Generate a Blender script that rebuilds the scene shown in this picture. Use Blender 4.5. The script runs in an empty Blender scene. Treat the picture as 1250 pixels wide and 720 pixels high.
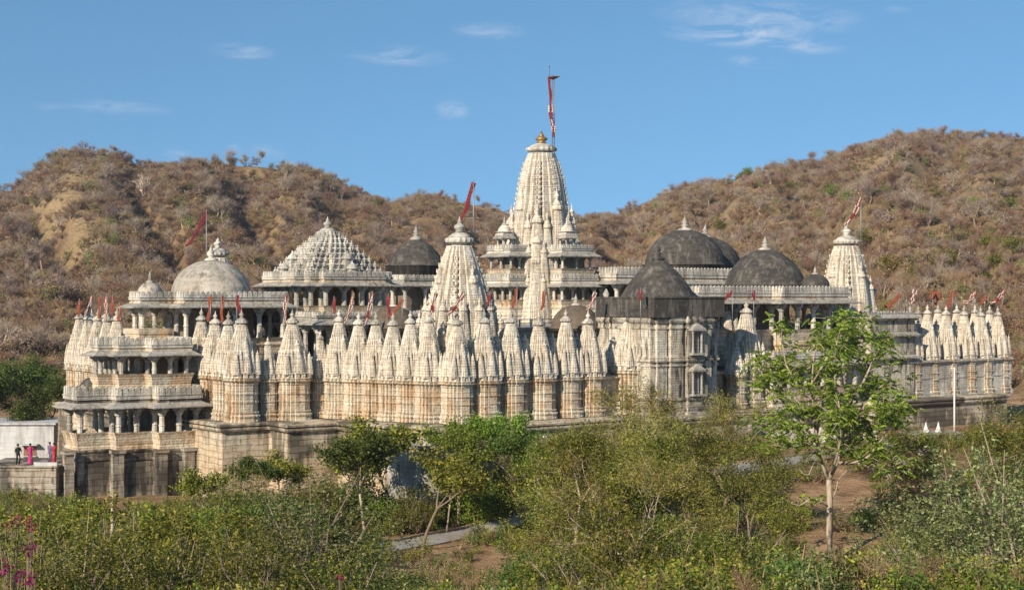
import bpy, math, random
import numpy as np
from mathutils import Vector, Matrix

R = math.radians
scene = bpy.context.scene
F = 1850.0            # focal length in pixels of the 1250 px wide photograph
HY = 362.0            # row of the eye level
EYE = 20.0

# ------------------------------------------------------------------ camera, sky, sun, exposure
cam_d = bpy.data.cameras.new('camera')
cam_d.sensor_width = 36.0
cam_d.lens = 36.0 * F / 1250.0
cam_d.clip_start = 0.5
cam_d.clip_end = 6000
cam = bpy.data.objects.new('camera', cam_d)
scene.collection.objects.link(cam)
cam.location = (0, 0, EYE)
cam.rotation_euler = (R(90) + math.atan((HY - 360.0) / F), 0, 0)
scene.camera = cam

SUN_EL = R(27)
SUN_AZ = math.atan2(-0.54, -0.84)     # compass style: atan2(x, y) of the direction to the sun
world = bpy.data.worlds.new('World')
scene.world = world
world.use_nodes = True
wn = world.node_tree
wn.nodes.clear()
def wnode(t, **kw):
    n = wn.nodes.new(t)
    for k, v in kw.items(): setattr(n, k, v)
    return n
w_out = wnode('ShaderNodeOutputWorld')
w_bg = wnode('ShaderNodeBackground')
w_sky = wnode('ShaderNodeTexSky', sky_type='NISHITA')
w_sky.sun_disc = False
w_sky.sun_elevation = SUN_EL
w_sky.sun_rotation = SUN_AZ
w_sky.air_density = 1.0
w_sky.dust_density = 0.4
w_sky.ozone_density = 1.6
w_sky.altitude = 400
w_tc = wnode('ShaderNodeTexCoord')
w_map = wnode('ShaderNodeMapping')
w_map.inputs['Location'].default_value = (0, 0, 0.24)   # lifts the look-up so the low sky keeps its blue
w_nrm = wnode('ShaderNodeVectorMath', operation='NORMALIZE')
wn.links.new(w_tc.outputs['Generated'], w_map.inputs['Vector'])
wn.links.new(w_map.outputs['Vector'], w_nrm.inputs[0])
wn.links.new(w_nrm.outputs['Vector'], w_sky.inputs['Vector'])
# thin clouds: each is a soft ellipse in direction space broken up by noise
w_sep = wnode('ShaderNodeSeparateXYZ')
wn.links.new(w_tc.outputs['Generated'], w_sep.inputs[0])
w_n1 = wnode('ShaderNodeTexNoise'); w_n1.inputs['Scale'].default_value = 1.0; w_n1.inputs['Detail'].default_value = 10; w_n1.inputs['Roughness'].default_value = .68; w_n1.inputs['Distortion'].default_value = .8
w_m2 = wnode('ShaderNodeMapping'); w_m2.inputs['Scale'].default_value = (30, 30, 120); w_m2.inputs['Rotation'].default_value = (0, R(-5), 0)
wn.links.new(w_tc.outputs['Generated'], w_m2.inputs['Vector'])
wn.links.new(w_m2.outputs['Vector'], w_n1.inputs['Vector'])
clouds = [(295, 63, 48, 12, .55), (485, 68, 75, 16, .55), (600, 38, 55, 13, .42), (552, 134, 24, 15, .8), (285, 183, 14, 9, .7), (145, 132, 80, 12, .32),
          (930, 20, 150, 26, .6), (905, 45, 110, 17, .85), (925, 76, 45, 10, .5), (985, 58, 60, 12, .5), (325, 186, 30, 14, .3), (215, 188, 22, 10, .35), (1095, 12, 22, 6, .35), (60, 130, 30, 7, .15)]
acc = None
def math_n(op, a, b=None, clamp=False):
    n = wnode('ShaderNodeMath', operation=op); n.use_clamp = clamp
    for i, v in enumerate((a, b)):
        if v is None: continue
        if isinstance(v, (int, float)): n.inputs[i].default_value = v
        else: wn.links.new(v, n.inputs[i])
    return n.outputs[0]
xd = math_n('DIVIDE', w_sep.outputs['X'], w_sep.outputs['Y'])
zd = math_n('DIVIDE', w_sep.outputs['Z'], w_sep.outputs['Y'])
w_front = math_n('GREATER_THAN', w_sep.outputs['Y'], 0.1)
for (cx, cy, rx, ry, s) in clouds:
    dx = math_n('DIVIDE', math_n('SUBTRACT', xd, (cx - 625) / F), rx / F)
    dz = math_n('DIVIDE', math_n('SUBTRACT', math_n('ADD', zd, math_n('MULTIPLY', xd, 0.05)), (HY - cy) / F + .05 * (cx - 625) / F), ry / F)
    d2 = math_n('ADD', math_n('MULTIPLY', dx, dx), math_n('MULTIPLY', dz, dz))
    m = math_n('MULTIPLY', math_n('POWER', math_n('SUBTRACT', 1.0, d2, True), 1.6), s)
    acc = m if acc is None else math_n('ADD', acc, m, True)
nz = math_n('MULTIPLY', math_n('SUBTRACT', w_n1.outputs['Fac'], 0.40, True), 3.6, True)
cfac = math_n('MULTIPLY', math_n('MULTIPLY', math_n('MULTIPLY', acc, nz), w_front), .80)
w_mix = wnode('ShaderNodeMixRGB'); w_mix.inputs['Color2'].default_value = (4.9, 5.2, 6.0, 1)
wn.links.new(cfac, w_mix.inputs['Fac'])
w_tint = wnode('ShaderNodeMixRGB', blend_type='MULTIPLY'); w_tint.inputs['Fac'].default_value = 1.0
w_tint.inputs['Color2'].default_value = (.70, 1.0, 1.06, 1)
wn.links.new(w_sky.outputs['Color'], w_tint.inputs['Color1'])
wn.links.new(w_tint.outputs['Color'], w_mix.inputs['Color1'])
wn.links.new(w_mix.outputs['Color'], w_bg.inputs['Color'])
w_bg.inputs['Strength'].default_value = 0.108
wn.links.new(w_bg.outputs['Background'], w_out.inputs['Surface'])

sun_d = bpy.data.lights.new('sun', 'SUN')
sun_d.energy = 4.9
sun_d.angle = R(0.5)
sun_d.color = (1.0, 0.86, 0.68)
sun = bpy.data.objects.new('sun', sun_d)
scene.collection.objects.link(sun)
tos = Vector((math.sin(SUN_AZ) * math.cos(SUN_EL), math.cos(SUN_AZ) * math.cos(SUN_EL), math.sin(SUN_EL)))
sun.rotation_euler = tos.to_track_quat('Z', 'Y').to_euler()
sun.location = (-40, -40, 80)
scene.view_settings.view_transform = 'Standard'
scene.view_settings.look = 'None'
scene.view_settings.exposure = 0.5
scene.view_settings.gamma = 1.0
scene.view_settings.use_curve_mapping = False
scene.cycles.max_bounces = 6
scene.cycles.diffuse_bounces = 3
scene.cycles.transparent_max_bounces = 8

random.seed(11)
rng = np.random.default_rng(5)
col = scene.collection

# ------------------------------------------------------------------ helpers
PHI = R(36)
CU, SU = math.cos(PHI), math.sin(PHI)
C0 = (-4.97, 115.0)
def XY(px, D): return ((px - 625.0) / F * D, D)
def Z(py, D): return EYE + (HY - py) / F * D
def UV(px, D):
    x, y = XY(px, D); dx, dy = x - C0[0], y - C0[1]
    return (CU * dx + SU * dy, -SU * dx + CU * dy)
def uv2xy(u, v): return (C0[0] + CU * u - SU * v, C0[1] + SU * u + CU * v)
def u_at(px, v):
    k = (px - 625.0) / F       # solve for u on the line v = const
    bx, by = C0[0] - SU * v, C0[1] + CU * v
    return (k * by - bx) / (CU - k * SU)
def v_at(px, u):
    k = (px - 625.0) / F
    bx, by = C0[0] + CU * u, C0[1] + SU * u
    return (k * by - bx) / (-SU - k * CU)

def tag(o, label=None, cat=None, group=None, kind=None):
    if label: o['label'] = label
    if cat: o['category'] = cat
    if group: o['group'] = group
    if kind: o['kind'] = kind
    return o
def empty(name, loc=(0, 0, 0), rz=0, parent=None):
    o = bpy.data.objects.new(name, None); col.objects.link(o)
    o.location = loc; o.rotation_euler = (0, 0, rz); o.parent = parent
    o.empty_display_size = .5
    return o
def put(name, mesh, parent=None, loc=(0, 0, 0), rz=0, sc=1.0):
    o = bpy.data.objects.new(name, mesh); col.objects.link(o)
    o.parent = parent; o.location = loc; o.rotation_euler = (0, 0, rz)
    o.scale = (sc, sc, sc) if isinstance(sc, (int, float)) else sc
    return o

class MB:
    def __init__(s): s.v = []; s.f = []; s.m = []; s.sm = []
    def add(s, vs, fs, mi=0, smooth=False):
        b = len(s.v); s.v.extend(vs)
        for f in fs:
            s.f.append(tuple(i + b for i in f)); s.m.append(mi); s.sm.append(smooth)
    def box(s, c, d, rz=0, mi=0):
        hx, hy, hz = d[0] / 2, d[1] / 2, d[2] / 2
        ca, sa = math.cos(rz), math.sin(rz)
        vs = []
        for z in (-hz, hz):
            for x, y in ((-hx, -hy), (hx, -hy), (hx, hy), (-hx, hy)):
                vs.append((c[0] + ca * x - sa * y, c[1] + sa * x + ca * y, c[2] + z))
        s.add(vs, [(3, 2, 1, 0), (4, 5, 6, 7), (0, 1, 5, 4), (1, 2, 6, 5), (2, 3, 7, 6), (3, 0, 4, 7)], mi)
    def rings(s, rings, cap0=True, cap1=True, mi=0, smooth=False):
        n = len(rings[0]); vs = [p for r in rings for p in r]; fs = []
        for k in range(len(rings) - 1):
            a, b = k * n, (k + 1) * n
            for i in range(n):
                j = (i + 1) % n
                fs.append((a + i, a + j, b + j, b + i))
        if cap0: fs.append(tuple(range(n - 1, -1, -1)))
        if cap1: fs.append(tuple(range((len(rings) - 1) * n, len(rings) * n)))
        s.add(vs, fs, mi, smooth)
    def prism(s, poly, z0, z1, mi=0):
        s.rings([[(x, y, z0) for x, y in poly], [(x, y, z1) for x, y in poly]], mi=mi)
    def lathe(s, prof, n=16, c=(0, 0, 0), mi=0, smooth=True, rib=0.0, ph=0.0):
        rs = []
        for r, z in prof:
            ring = []
            for i in range(n):
                a = 2 * math.pi * i / n + ph
                rr = r * (1 + (rib if i % 2 else -rib))
                ring.append((c[0] + rr * math.cos(a), c[1] + rr * math.sin(a), c[2] + z))
            rs.append(ring)
        s.rings(rs, mi=mi, smooth=smooth)
    def tube(s, pts, rad, n=5, mi=0, smooth=True):
        rs = []
        for k, p in enumerate(pts):
            p = Vector(p)
            a = Vector(pts[max(0, k - 1)]); b = Vector(pts[min(len(pts) - 1, k + 1)])
            d = (b - a); d = d.normalized() if d.length > 1e-6 else Vector((0, 0, 1))
            q = d.to_track_quat('Z', 'Y')
            r = rad[k] if isinstance(rad, (list, tuple)) else rad
            rs.append([tuple(p + q @ Vector((r * math.cos(2 * math.pi * i / n), r * math.sin(2 * math.pi * i / n), 0))) for i in range(n)])
        s.rings(rs, mi=mi, smooth=smooth)
    def mesh(s, name, *mats):
        me = bpy.data.meshes.new(name)
        me.from_pydata(s.v, [], s.f)
        for m in mats: me.materials.append(m)
        me.polygons.foreach_set('material_index', s.m)
        me.polygons.foreach_set('use_smooth', s.sm)
        me.update()
        return me
    def build(s, name, mat, parent=None, loc=(0, 0, 0), rz=0):
        mats = mat if isinstance(mat, (list, tuple)) else [mat]
        return put(name, s.mesh(name, *mats), parent, loc, rz)

def quads_mesh(name, V, mats, nper=4, mi=None):
    """V: (N, nper, 3) array of separate faces."""
    n = V.shape[0]
    me = bpy.data.meshes.new(name)
    me.vertices.add(n * nper); me.vertices.foreach_set('co', V.reshape(-1).astype(np.float32))
    me.loops.add(n * nper); me.loops.foreach_set('vertex_index', np.arange(n * nper, dtype=np.int32))
    me.polygons.add(n); me.polygons.foreach_set('loop_start', np.arange(0, n * nper, nper, dtype=np.int32))
    me.polygons.foreach_set('loop_total', np.full(n, nper, dtype=np.int32))
    for m in mats: me.materials.append(m)
    if mi is not None: me.polygons.foreach_set('material_index', mi.astype(np.int32))
    me.update(calc_edges=True); me.validate()
    return me

def offset_poly(poly, d):
    """mitred outward offset of a counter-clockwise polygon"""
    n = len(poly); out = []
    for i in range(n):
        p0, p1, p2 = poly[i - 1], poly[i], poly[(i + 1) % n]
        e1 = Vector((p1[0] - p0[0], p1[1] - p0[1])).normalized(); e2 = Vector((p2[0] - p1[0], p2[1] - p1[1])).normalized()
        n1 = Vector((e1.y, -e1.x)); n2 = Vector((e2.y, -e2.x))
        k = 1 + n1.dot(n2)
        if k < 1e-3: out.append(p1); continue
        m = (n1 + n2) / k
        out.append((p1[0] + m.x * d, p1[1] + m.y * d))
    return out

# numpy value noise
_perm = np.random.default_rng(3).random((256, 256))
def vnoise(x, y):
    xi = np.floor(x).astype(int); yi = np.floor(y).astype(int); xf = x - xi; yf = y - yi
    xf = xf * xf * (3 - 2 * xf); yf = yf * yf * (3 - 2 * yf)
    g = lambda a, b: _perm[a % 256, b % 256]
    return (g(xi, yi) * (1 - xf) + g(xi + 1, yi) * xf) * (1 - yf) + (g(xi, yi + 1) * (1 - xf) + g(xi + 1, yi + 1) * xf) * yf
def fbm(x, y, o=4):
    s = 0; a = .5; f = 1
    for k in range(o):
        s = s + a * (vnoise(x * f + 17.3 * k, y * f + 9.1 * k) * 2 - 1); a *= .5; f *= 2.05
    return s

# ------------------------------------------------------------------ materials
def mat_new(name):
    m = bpy.data.materials.new(name); m.use_nodes = True
    nt = m.node_tree; nt.nodes.clear()
    out = nt.nodes.new('ShaderNodeOutputMaterial')
    return m, nt, out
class NT:
    def __init__(s, nt): s.nt = nt
    def n(s, t, **kw):
        x = s.nt.nodes.new(t)
        for k, v in kw.items():
            if k in ('Scale', 'Detail', 'Roughness', 'Fac', 'Strength', 'Distance', 'Distortion', 'Randomness', 'Metallic'): x.inputs[k].default_value = v
            else: setattr(x, k, v)
        return x
    def l(s, a, b): s.nt.links.new(a, b)
    def math(s, op, a, b=None, clamp=False):
        x = s.nt.nodes.new('ShaderNodeMath'); x.operation = op; x.use_clamp = clamp
        for i, v in enumerate((a, b)):
            if v is None: continue
            if isinstance(v, (int, float)): x.inputs[i].default_value = v
            else: s.l(v, x.inputs[i])
        return x.outputs[0]
    def mix(s, f, a, b, mode='MIX'):
        x = s.nt.nodes.new('ShaderNodeMixRGB'); x.blend_type = mode
        for i, v in enumerate((f, a, b)):
            if isinstance(v, (int, float)): x.inputs[i].default_value = v
            elif isinstance(v, tuple): x.inputs[i].default_value = (*v, 1) if len(v) == 3 else v
            else: s.l(v, x.inputs[i])
        return x.outputs[0]
    def ramp(s, f, stops, interp='LINEAR'):
        x = s.nt.nodes.new('ShaderNodeValToRGB'); e = x.color_ramp; e.interpolation = interp
        while len(e.elements) < len(stops): e.elements.new(.5)
        for i, (p, c) in enumerate(stops):
            e.elements[i].position = p; e.elements[i].color = (*c, 1) if isinstance(c, tuple) else (c, c, c, 1)
        s.l(f, x.inputs[0]); return x.outputs[0]
    def mapped(s, src, scale, loc=(0, 0, 0)):
        x = s.nt.nodes.new('ShaderNodeMapping'); x.inputs['Scale'].default_value = scale; x.inputs['Location'].default_value = loc
        s.l(src, x.inputs[0]); return x.outputs[0]
    def noise(s, vec, sc, det=4, ro=.55, dist=0):
        x = s.nt.nodes.new('ShaderNodeTexNoise'); x.inputs['Scale'].default_value = sc; x.inputs['Detail'].default_value = det
        x.inputs['Roughness'].default_value = ro; x.inputs['Distortion'].default_value = dist
        s.l(vec, x.inputs['Vector']); return x.outputs['Fac']

def stone(name, base, base2, warm, grime, warm_amt=.5, grime_amt=.5, carve=1.0, courses=False, streak=1.0, rough=.85, blot=0.0, zwarm=0.0, joints=0.0):
    """weathered stone; patterns sit in world space so that linked copies differ"""
    m, nt, out = mat_new(name); g = NT(nt)
    pos = g.n('ShaderNodeNewGeometry').outputs['Position']
    # rotate world position into the temple's axes
    mp = nt.nodes.new('ShaderNodeMapping'); mp.vector_type = 'POINT'; mp.inputs['Rotation'].default_value = (0, 0, -PHI); g.l(pos, mp.inputs[0])
    p = mp.outputs[0]
    n1 = g.noise(p, .55, 5, .6)
    n2 = g.noise(g.mapped(p, (2.2, 2.2, .35)), 1.0, 5, .6)      # vertical run marks
    n3 = g.noise(p, 3.2, 5, .65)
    n4 = g.noise(g.mapped(p, (.6, .6, 5.0)), 1.0, 4, .55)        # course to course change
    c = g.mix(g.ramp(n4, [(.38, 0.0), (.62, 1.0)]), base, base2)
    c = g.mix(g.math('MULTIPLY', g.ramp(n1, [(.42, 0.0), (.66, 1.0)]), warm_amt), c, warm)
    if zwarm:     # older, rust-coloured stone low in the wall
        zs_ = g.n('ShaderNodeSeparateXYZ'); g.l(p, zs_.inputs[0])
        zz = g.math('ADD', zs_.outputs['Z'], g.math('MULTIPLY', g.math('SUBTRACT', n1, .5), 9.0))
        c = g.mix(g.math('MULTIPLY', g.math('MULTIPLY', g.math('SUBTRACT', zwarm + .7, zz), .8, True), .5), c, warm)
    st = g.math('MULTIPLY', g.ramp(n2, [(.50, 0.0), (.61, 1.0)]), g.ramp(n1, [(.3, .25), (.7, 1.0)]))
    c = g.mix(g.math('MULTIPLY', st, grime_amt * streak), c, grime)
    c = g.mix(g.math('MULTIPLY', g.ramp(n3, [(.55, 0.0), (.75, 1.0)]), grime_amt * .8), c, grime)
    if blot:      # broad black water stains
        n5 = g.noise(g.mapped(p, (.24, .24, .20), (3, 1, 0)), 1.0, 2, .5)
        n6 = g.noise(g.mapped(p, (1.7, 1.7, .30), (5, 2, 0)), 1.0, 4, .6)
        f5 = g.math('ADD', n5, g.math('MULTIPLY', g.math('SUBTRACT', n6, .5), .7))
        c = g.mix(g.math('MULTIPLY', g.ramp(f5, [(.43, 0.0), (.56, 1.0)]), blot), c, grime)
    b = g.n('ShaderNodeBsdfPrincipled'); b.inputs['Roughness'].default_value = rough
    b.inputs['Specular IOR Level'].default_value = .25
    hgt = g.math('MULTIPLY', g.noise(p, 9, 4, .7), .5)
    sep = g.n('ShaderNodeSeparateXYZ'); g.l(p, sep.inputs[0])
    uvs = g.math('ADD', sep.outputs['X'], sep.outputs['Y'])
    wob = g.math('MULTIPLY', g.math('SUBTRACT', g.noise(p, .8, 3, .6), .5), .34)
    comb = g.n('ShaderNodeCombineXYZ'); g.l(uvs, comb.inputs[0]); g.l(g.math('ADD', sep.outputs['Z'], wob), comb.inputs[1])
    if courses:
        br = g.n('ShaderNodeTexBrick'); g.l(comb.outputs[0], br.inputs['Vector'])
        br.inputs['Scale'].default_value = 1.0; br.inputs['Brick Width'].default_value = 1.5; br.inputs['Row Height'].default_value = .47
        br.inputs['Mortar Size'].default_value = .022; br.inputs['Mortar Smooth'].default_value = .3
        br.inputs['Color1'].default_value = (.2, .2, .2, 1); br.inputs['Color2'].default_value = (1, 1, 1, 1); br.inputs['Bias'].default_value = 0
        sepc = g.n('ShaderNodeSeparateColor'); g.l(br.outputs['Color'], sepc.inputs[0])
        c = g.mix(g.math('MULTIPLY', sepc.outputs[0], .30), c, base2)
        c = g.mix(g.math('MULTIPLY', g.math('MULTIPLY', br.outputs['Fac'], .9), g.ramp(n3, [(.3, .35), (.6, 1.0)])), c, (.05, .04, .032))
        hgt = g.math('ADD', hgt, g.math('MULTIPLY', br.outputs['Fac'], -1.2))
    if joints:    # fine joints between the carved blocks
        b2 = g.n('ShaderNodeTexBrick'); g.l(comb.outputs[0], b2.inputs['Vector'])
        b2.inputs['Scale'].default_value = 1.0; b2.inputs['Brick Width'].default_value = .9; b2.inputs['Row Height'].default_value = .42; b2.inputs['Mortar Size'].default_value = .018; b2.inputs['Mortar Smooth'].default_value = .4
        c = g.mix(g.math('MULTIPLY', g.math('MULTIPLY', b2.outputs['Fac'], joints), g.ramp(n3, [(.35, .2), (.6, 1.0)])), c, (.09, .065, .04))
    if carve > 0:
        wv = g.n('ShaderNodeTexWave'); wv.wave_type = 'BANDS'; wv.bands_direction = 'Z'; g.l(p, wv.inputs['Vector'])
        wv.inputs['Scale'].default_value = 1.55; wv.inputs['Distortion'].default_value = .35; wv.inputs['Detail'].default_value = 2
        vo = g.n('ShaderNodeTexVoronoi'); g.l(g.mapped(p, (5.5, 5.5, 5.0)), vo.inputs['Vector']); vo.inputs['Scale'].default_value = 1.0
        vw = g.n('ShaderNodeTexWave'); vw.wave_type = 'BANDS'; vw.bands_direction = 'X'; g.l(comb.outputs[0], vw.inputs['Vector'])
        vw.inputs['Scale'].default_value = 1.2; vw.inputs['Distortion'].default_value = .2
        hh = g.math('ADD', g.math('MULTIPLY', wv.outputs['Fac'], .7), g.math('ADD', g.math('MULTIPLY', vo.outputs['Distance'], -1.4), g.math('MULTIPLY', vw.outputs['Fac'], .12)))
        hgt = g.math('ADD', hgt, g.math('MULTIPLY', hh, carve))
        # colour goes darker in the carved hollows
        c = g.mix(g.math('MULTIPLY', g.ramp(vo.outputs['Distance'], [(.45, 0.0), (.8, 1.0)]), .4 * carve), c, grime)
    bp = g.n('ShaderNodeBump', Strength=.55, Distance=.09); g.l(hgt, bp.inputs['Height'])
    g.l(c, b.inputs['Base Color']); g.l(bp.outputs[0], b.inputs['Normal']); g.l(b.outputs[0], out.inputs[0])
    return m

MARBLE = stone('white_marble', (.70, .65, .55), (.58, .53, .44), (.58, .44, .28), (.11, .09, .075), .38, .55, .5, joints=.55)
MARBLE_CREAM = stone('cream_marble', (.68, .62, .50), (.55, .48, .36), (.56, .33, .15), (.06, .05, .04), .7, .7, .35, streak=1.0, joints=.7, blot=.12)
MARBLE_PALE = stone('pale_marble', (.62, .59, .52), (.48, .455, .395), (.55, .45, .3), (.09, .085, .075), .2, .7, .3, streak=1.0, blot=.4)
GREY_STONE = stone('grey_marble', (.40, .385, .35), (.29, .275, .245), (.42, .33, .21), (.07, .068, .062), .3, .8, .6)
PODIUM = stone('podium_masonry', (.64, .59, .48), (.44, .38, .28), (.48, .31, .17), (.032, .027, .022), .6, .8, 0, courses=True, streak=1.0, blot=.93, zwarm=7.6)
BASTION = stone('stained_marble', (.60, .56, .47), (.48, .44, .36), (.48, .37, .22), (.03, .028, .026), .4, 1.0, .35, streak=1.3, blot=.45)
DOME_BLACK = stone('blackened_dome', (.034, .032, .029), (.055, .050, .044), (.085, .074, .058), (.32, .30, .27), .6, .36, 0)
DOME_BROWN = stone('brown_dome', (.12, .095, .07), (.15, .12, .09), (.10, .07, .05), (.03, .025, .02), .5, .6, 0)
DOME_WHITE = stone('white_dome', (.50, .46, .39), (.40, .365, .31), (.44, .35, .24), (.10, .095, .085), .4, .85, 0, blot=.35)
PLASTER = stone('whitewash', (.52, .53, .54), (.46, .47, .48), (.42, .40, .36), (.17, .165, .16), .3, .5, 0, blot=.3)
OLD_WHITE = stone('old_whitewash', (.60, .58, .53), (.50, .47, .42), (.42, .36, .27), (.10, .09, .08), .5, .8, 0, streak=1.0, blot=.5)
PODIUM_DARK = stone('stained_masonry', (.44, .41, .34), (.27, .235, .185), (.36, .24, .15), (.028, .025, .022), .5, .9, 0, courses=True, streak=1.0, blot=.95)
DARK_IN = stone('inner_shade_stone', (.20, .17, .13), (.16, .13, .10), (.2, .14, .09), (.05, .04, .035), .3, .5, 0)  # inner walls coloured dark, painting in the shade inside the halls

def flat(name, c, rough=.6, metal=0.0):
    m, nt, out = mat_new(name); g = NT(nt)
    b = g.n('ShaderNodeBsdfPrincipled'); b.inputs['Roughness'].default_value = rough; b.inputs['Metallic'].default_value = metal
    pos = g.n('ShaderNodeNewGeometry').outputs['Position']
    nn = g.noise(pos, 4.0, 4, .6)
    g.l(g.mix(g.ramp(nn, [(.3, 0.0), (.75, .45)]), c, tuple(x * .55 for x in c)), b.inputs['Base Color']); g.l(b.outputs[0], out.inputs[0])
    return m
GOLD = flat('gilt_brass', (.36, .22, .08), .5, .6)
STEEL = flat('dull_steel', (.28, .27, .27), .5, .5)
WHITE_PAINT = flat('white_paint', (.75, .74, .70), .5)
CLOTH_RED = flat('red_cloth', (.21, .024, .024), .9)
CLOTH_MAROON = flat('maroon_cloth', (.18, .012, .03), .9)
CLOTH_ORANGE = flat('orange_cloth', (.27, .07, .03), .9)
CLOTH_WHITE = flat('white_cloth', (.55, .48, .42), .9)
SKIN = flat('skin', (.26, .14, .085), .6)
HAIR = flat('black_hair', (.015, .012, .010), .5)

def leaf_mat(name, cols, trans=.3, rough=.55):
    m, nt, out = mat_new(name); g = NT(nt)
    geo = g.n('ShaderNodeNewGeometry'); oi = g.n('ShaderNodeObjectInfo')
    c = g.ramp(geo.outputs['Random Per Island'], [(i / max(1, len(cols) - 1), c) for i, c in enumerate(cols)])
    hs = g.n('ShaderNodeHueSaturation'); g.l(c, hs.inputs['Color'])
    g.l(g.math('ADD', .47, g.math('MULTIPLY', oi.outputs['Random'], .05)), hs.inputs['Hue'])
    g.l(g.math('ADD', .75, g.math('MULTIPLY', oi.outputs['Random'], .55)), hs.inputs['Value'])
    d = g.n('ShaderNodeBsdfPrincipled'); d.inputs['Roughness'].default_value = rough; d.inputs['Specular IOR Level'].default_value = .3
    t = g.n('ShaderNodeBsdfTranslucent'); mx = g.n('ShaderNodeMixShader', Fac=trans)
    g.l(hs.outputs[0], d.inputs['Base Color']); g.l(hs.outputs[0], t.inputs['Color'])
    g.l(d.outputs[0], mx.inputs[1]); g.l(t.outputs[0], mx.inputs[2]); g.l(mx.outputs[0], out.inputs[0])
    return m
LEAF_BRIGHT = leaf_mat('bright_leaf', [(.10, .17, .018), (.17, .25, .03), (.26, .31, .05), (.07, .13, .015)], .4)
LEAF_THORN = leaf_mat('thorn_leaf', [(.14, .14, .02), (.22, .215, .035), (.30, .25, .06), (.17, .11, .05)], .35)
LEAF_HERO = leaf_mat('hero_leaf', [(.06, .12, .012), (.15, .23, .02), (.24, .30, .035), (.36, .40, .075), (.10, .17, .015)], .42)  # pale yellow-green palette, picked at random per leaf
LEAF_YELLOW = leaf_mat('yellow_green_leaf', [(.035, .065, .008), (.11, .16, .014), (.25, .28, .025), (.48, .44, .07), (.07, .11, .012)], .4)  # palest entry puts sunlit highlights into the colour of some leaves
LEAF_DARK = leaf_mat('dark_green_leaf', [(.04, .08, .012), (.075, .13, .02), (.13, .19, .03), (.025, .05, .01)], .3)
LEAF_OLIVE = leaf_mat('olive_leaf', [(.025, .045, .008), (.08, .12, .014), (.16, .20, .022), (.38, .35, .055), (.05, .075, .01)], .38)  # the one bright entry paints sunlit leaf highlights among dark olive
LEAF_GREY = leaf_mat('grey_green_leaf', [(.04, .06, .015), (.11, .14, .035), (.20, .235, .075), (.36, .38, .17), (.08, .10, .03)], .34)
LEAF_MAGENTA = leaf_mat('magenta_flower', [(.20, .006, .06), (.34, .012, .11), (.14, .005, .04)], .25)
LEAF_DRY = leaf_mat('dry_leaf', [(.16, .10, .055), (.22, .145, .08), (.13, .085, .05)], .2)
TWIG_BROWN = leaf_mat('brown_twig', [(.15, .098, .056), (.22, .145, .082), (.28, .195, .115), (.105, .07, .042)], 0.0, .9)
TWIG_GREY = leaf_mat('grey_twig', [(.20, .155, .12), (.27, .21, .165), (.34, .27, .21), (.15, .115, .09)], 0.0, .9)
TWIG_WARM = leaf_mat('russet_twig', [(.20, .125, .07), (.27, .17, .095), (.31, .21, .12), (.14, .09, .055)], 0.0, .9)
TWIG_GREEN = leaf_mat('green_scrub', [(.12, .14, .035), (.19, .20, .055), (.25, .245, .08), (.08, .095, .03)], .15, .8)

def bark(name, c1, c2):
    m, nt, out = mat_new(name); g = NT(nt)
    tc = g.n('ShaderNodeTexCoord').outputs['Object']
    n = g.noise(g.mapped(tc, (5, 5, 1.2)), 1.5, 5, .65)
    b = g.n('ShaderNodeBsdfPrincipled'); b.inputs['Roughness'].default_value = .9
    g.l(g.ramp(n, [(.35, c1), (.65, c2)]), b.inputs['Base Color'])
    bp = g.n('ShaderNodeBump', Strength=.6, Distance=.04); g.l(n, bp.inputs['Height']); g.l(bp.outputs[0], b.inputs['Normal'])
    g.l(b.outputs[0], out.inputs[0]); return m
BARK_PALE = bark('pale_bark', (.22, .17, .12), (.44, .36, .27))
BARK_BROWN = bark('brown_bark', (.11, .08, .055), (.24, .18, .12))
BARK_WHITE = bark('whitewashed_bark', (.26, .21, .15), (.50, .44, .34))

def ground_mat():
    m, nt, out = mat_new('scrub_soil'); g = NT(nt)
    pos = g.n('ShaderNodeNewGeometry').outputs['Position']
    n1 = g.noise(pos, .05, 6, .6); n2 = g.noise(pos, .5, 6, .65); n3 = g.noise(pos, 3.0, 5, .7)
    c = g.ramp(n2, [(.30, (.17, .10, .055)), (.46, (.30, .185, .105)), (.60, (.42, .275, .155)), (.8, (.52, .38, .23))])
    c = g.mix(g.ramp(n1, [(.48, 0.0), (.62, .55)]), c, g.ramp(n3, [(.35, (.10, .095, .03)), (.6, (.21, .18, .07))]))
    c = g.mix(g.ramp(n3, [(.55, 0.0), (.75, .5)]), c, (.09, .06, .035))
    b = g.n('ShaderNodeBsdfPrincipled'); b.inputs['Roughness'].default_value = .95; b.inputs['Specular IOR Level'].default_value = .1
    bp = g.n('ShaderNodeBump', Strength=.9, Distance=.25); g.l(g.math('ADD', n3, g.math('MULTIPLY', n2, 2.0)), bp.inputs['Height'])
    g.l(c, b.inputs['Base Color']); g.l(bp.outputs[0], b.inputs['Normal']); g.l(b.outputs[0], out.inputs[0]); return m
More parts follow.
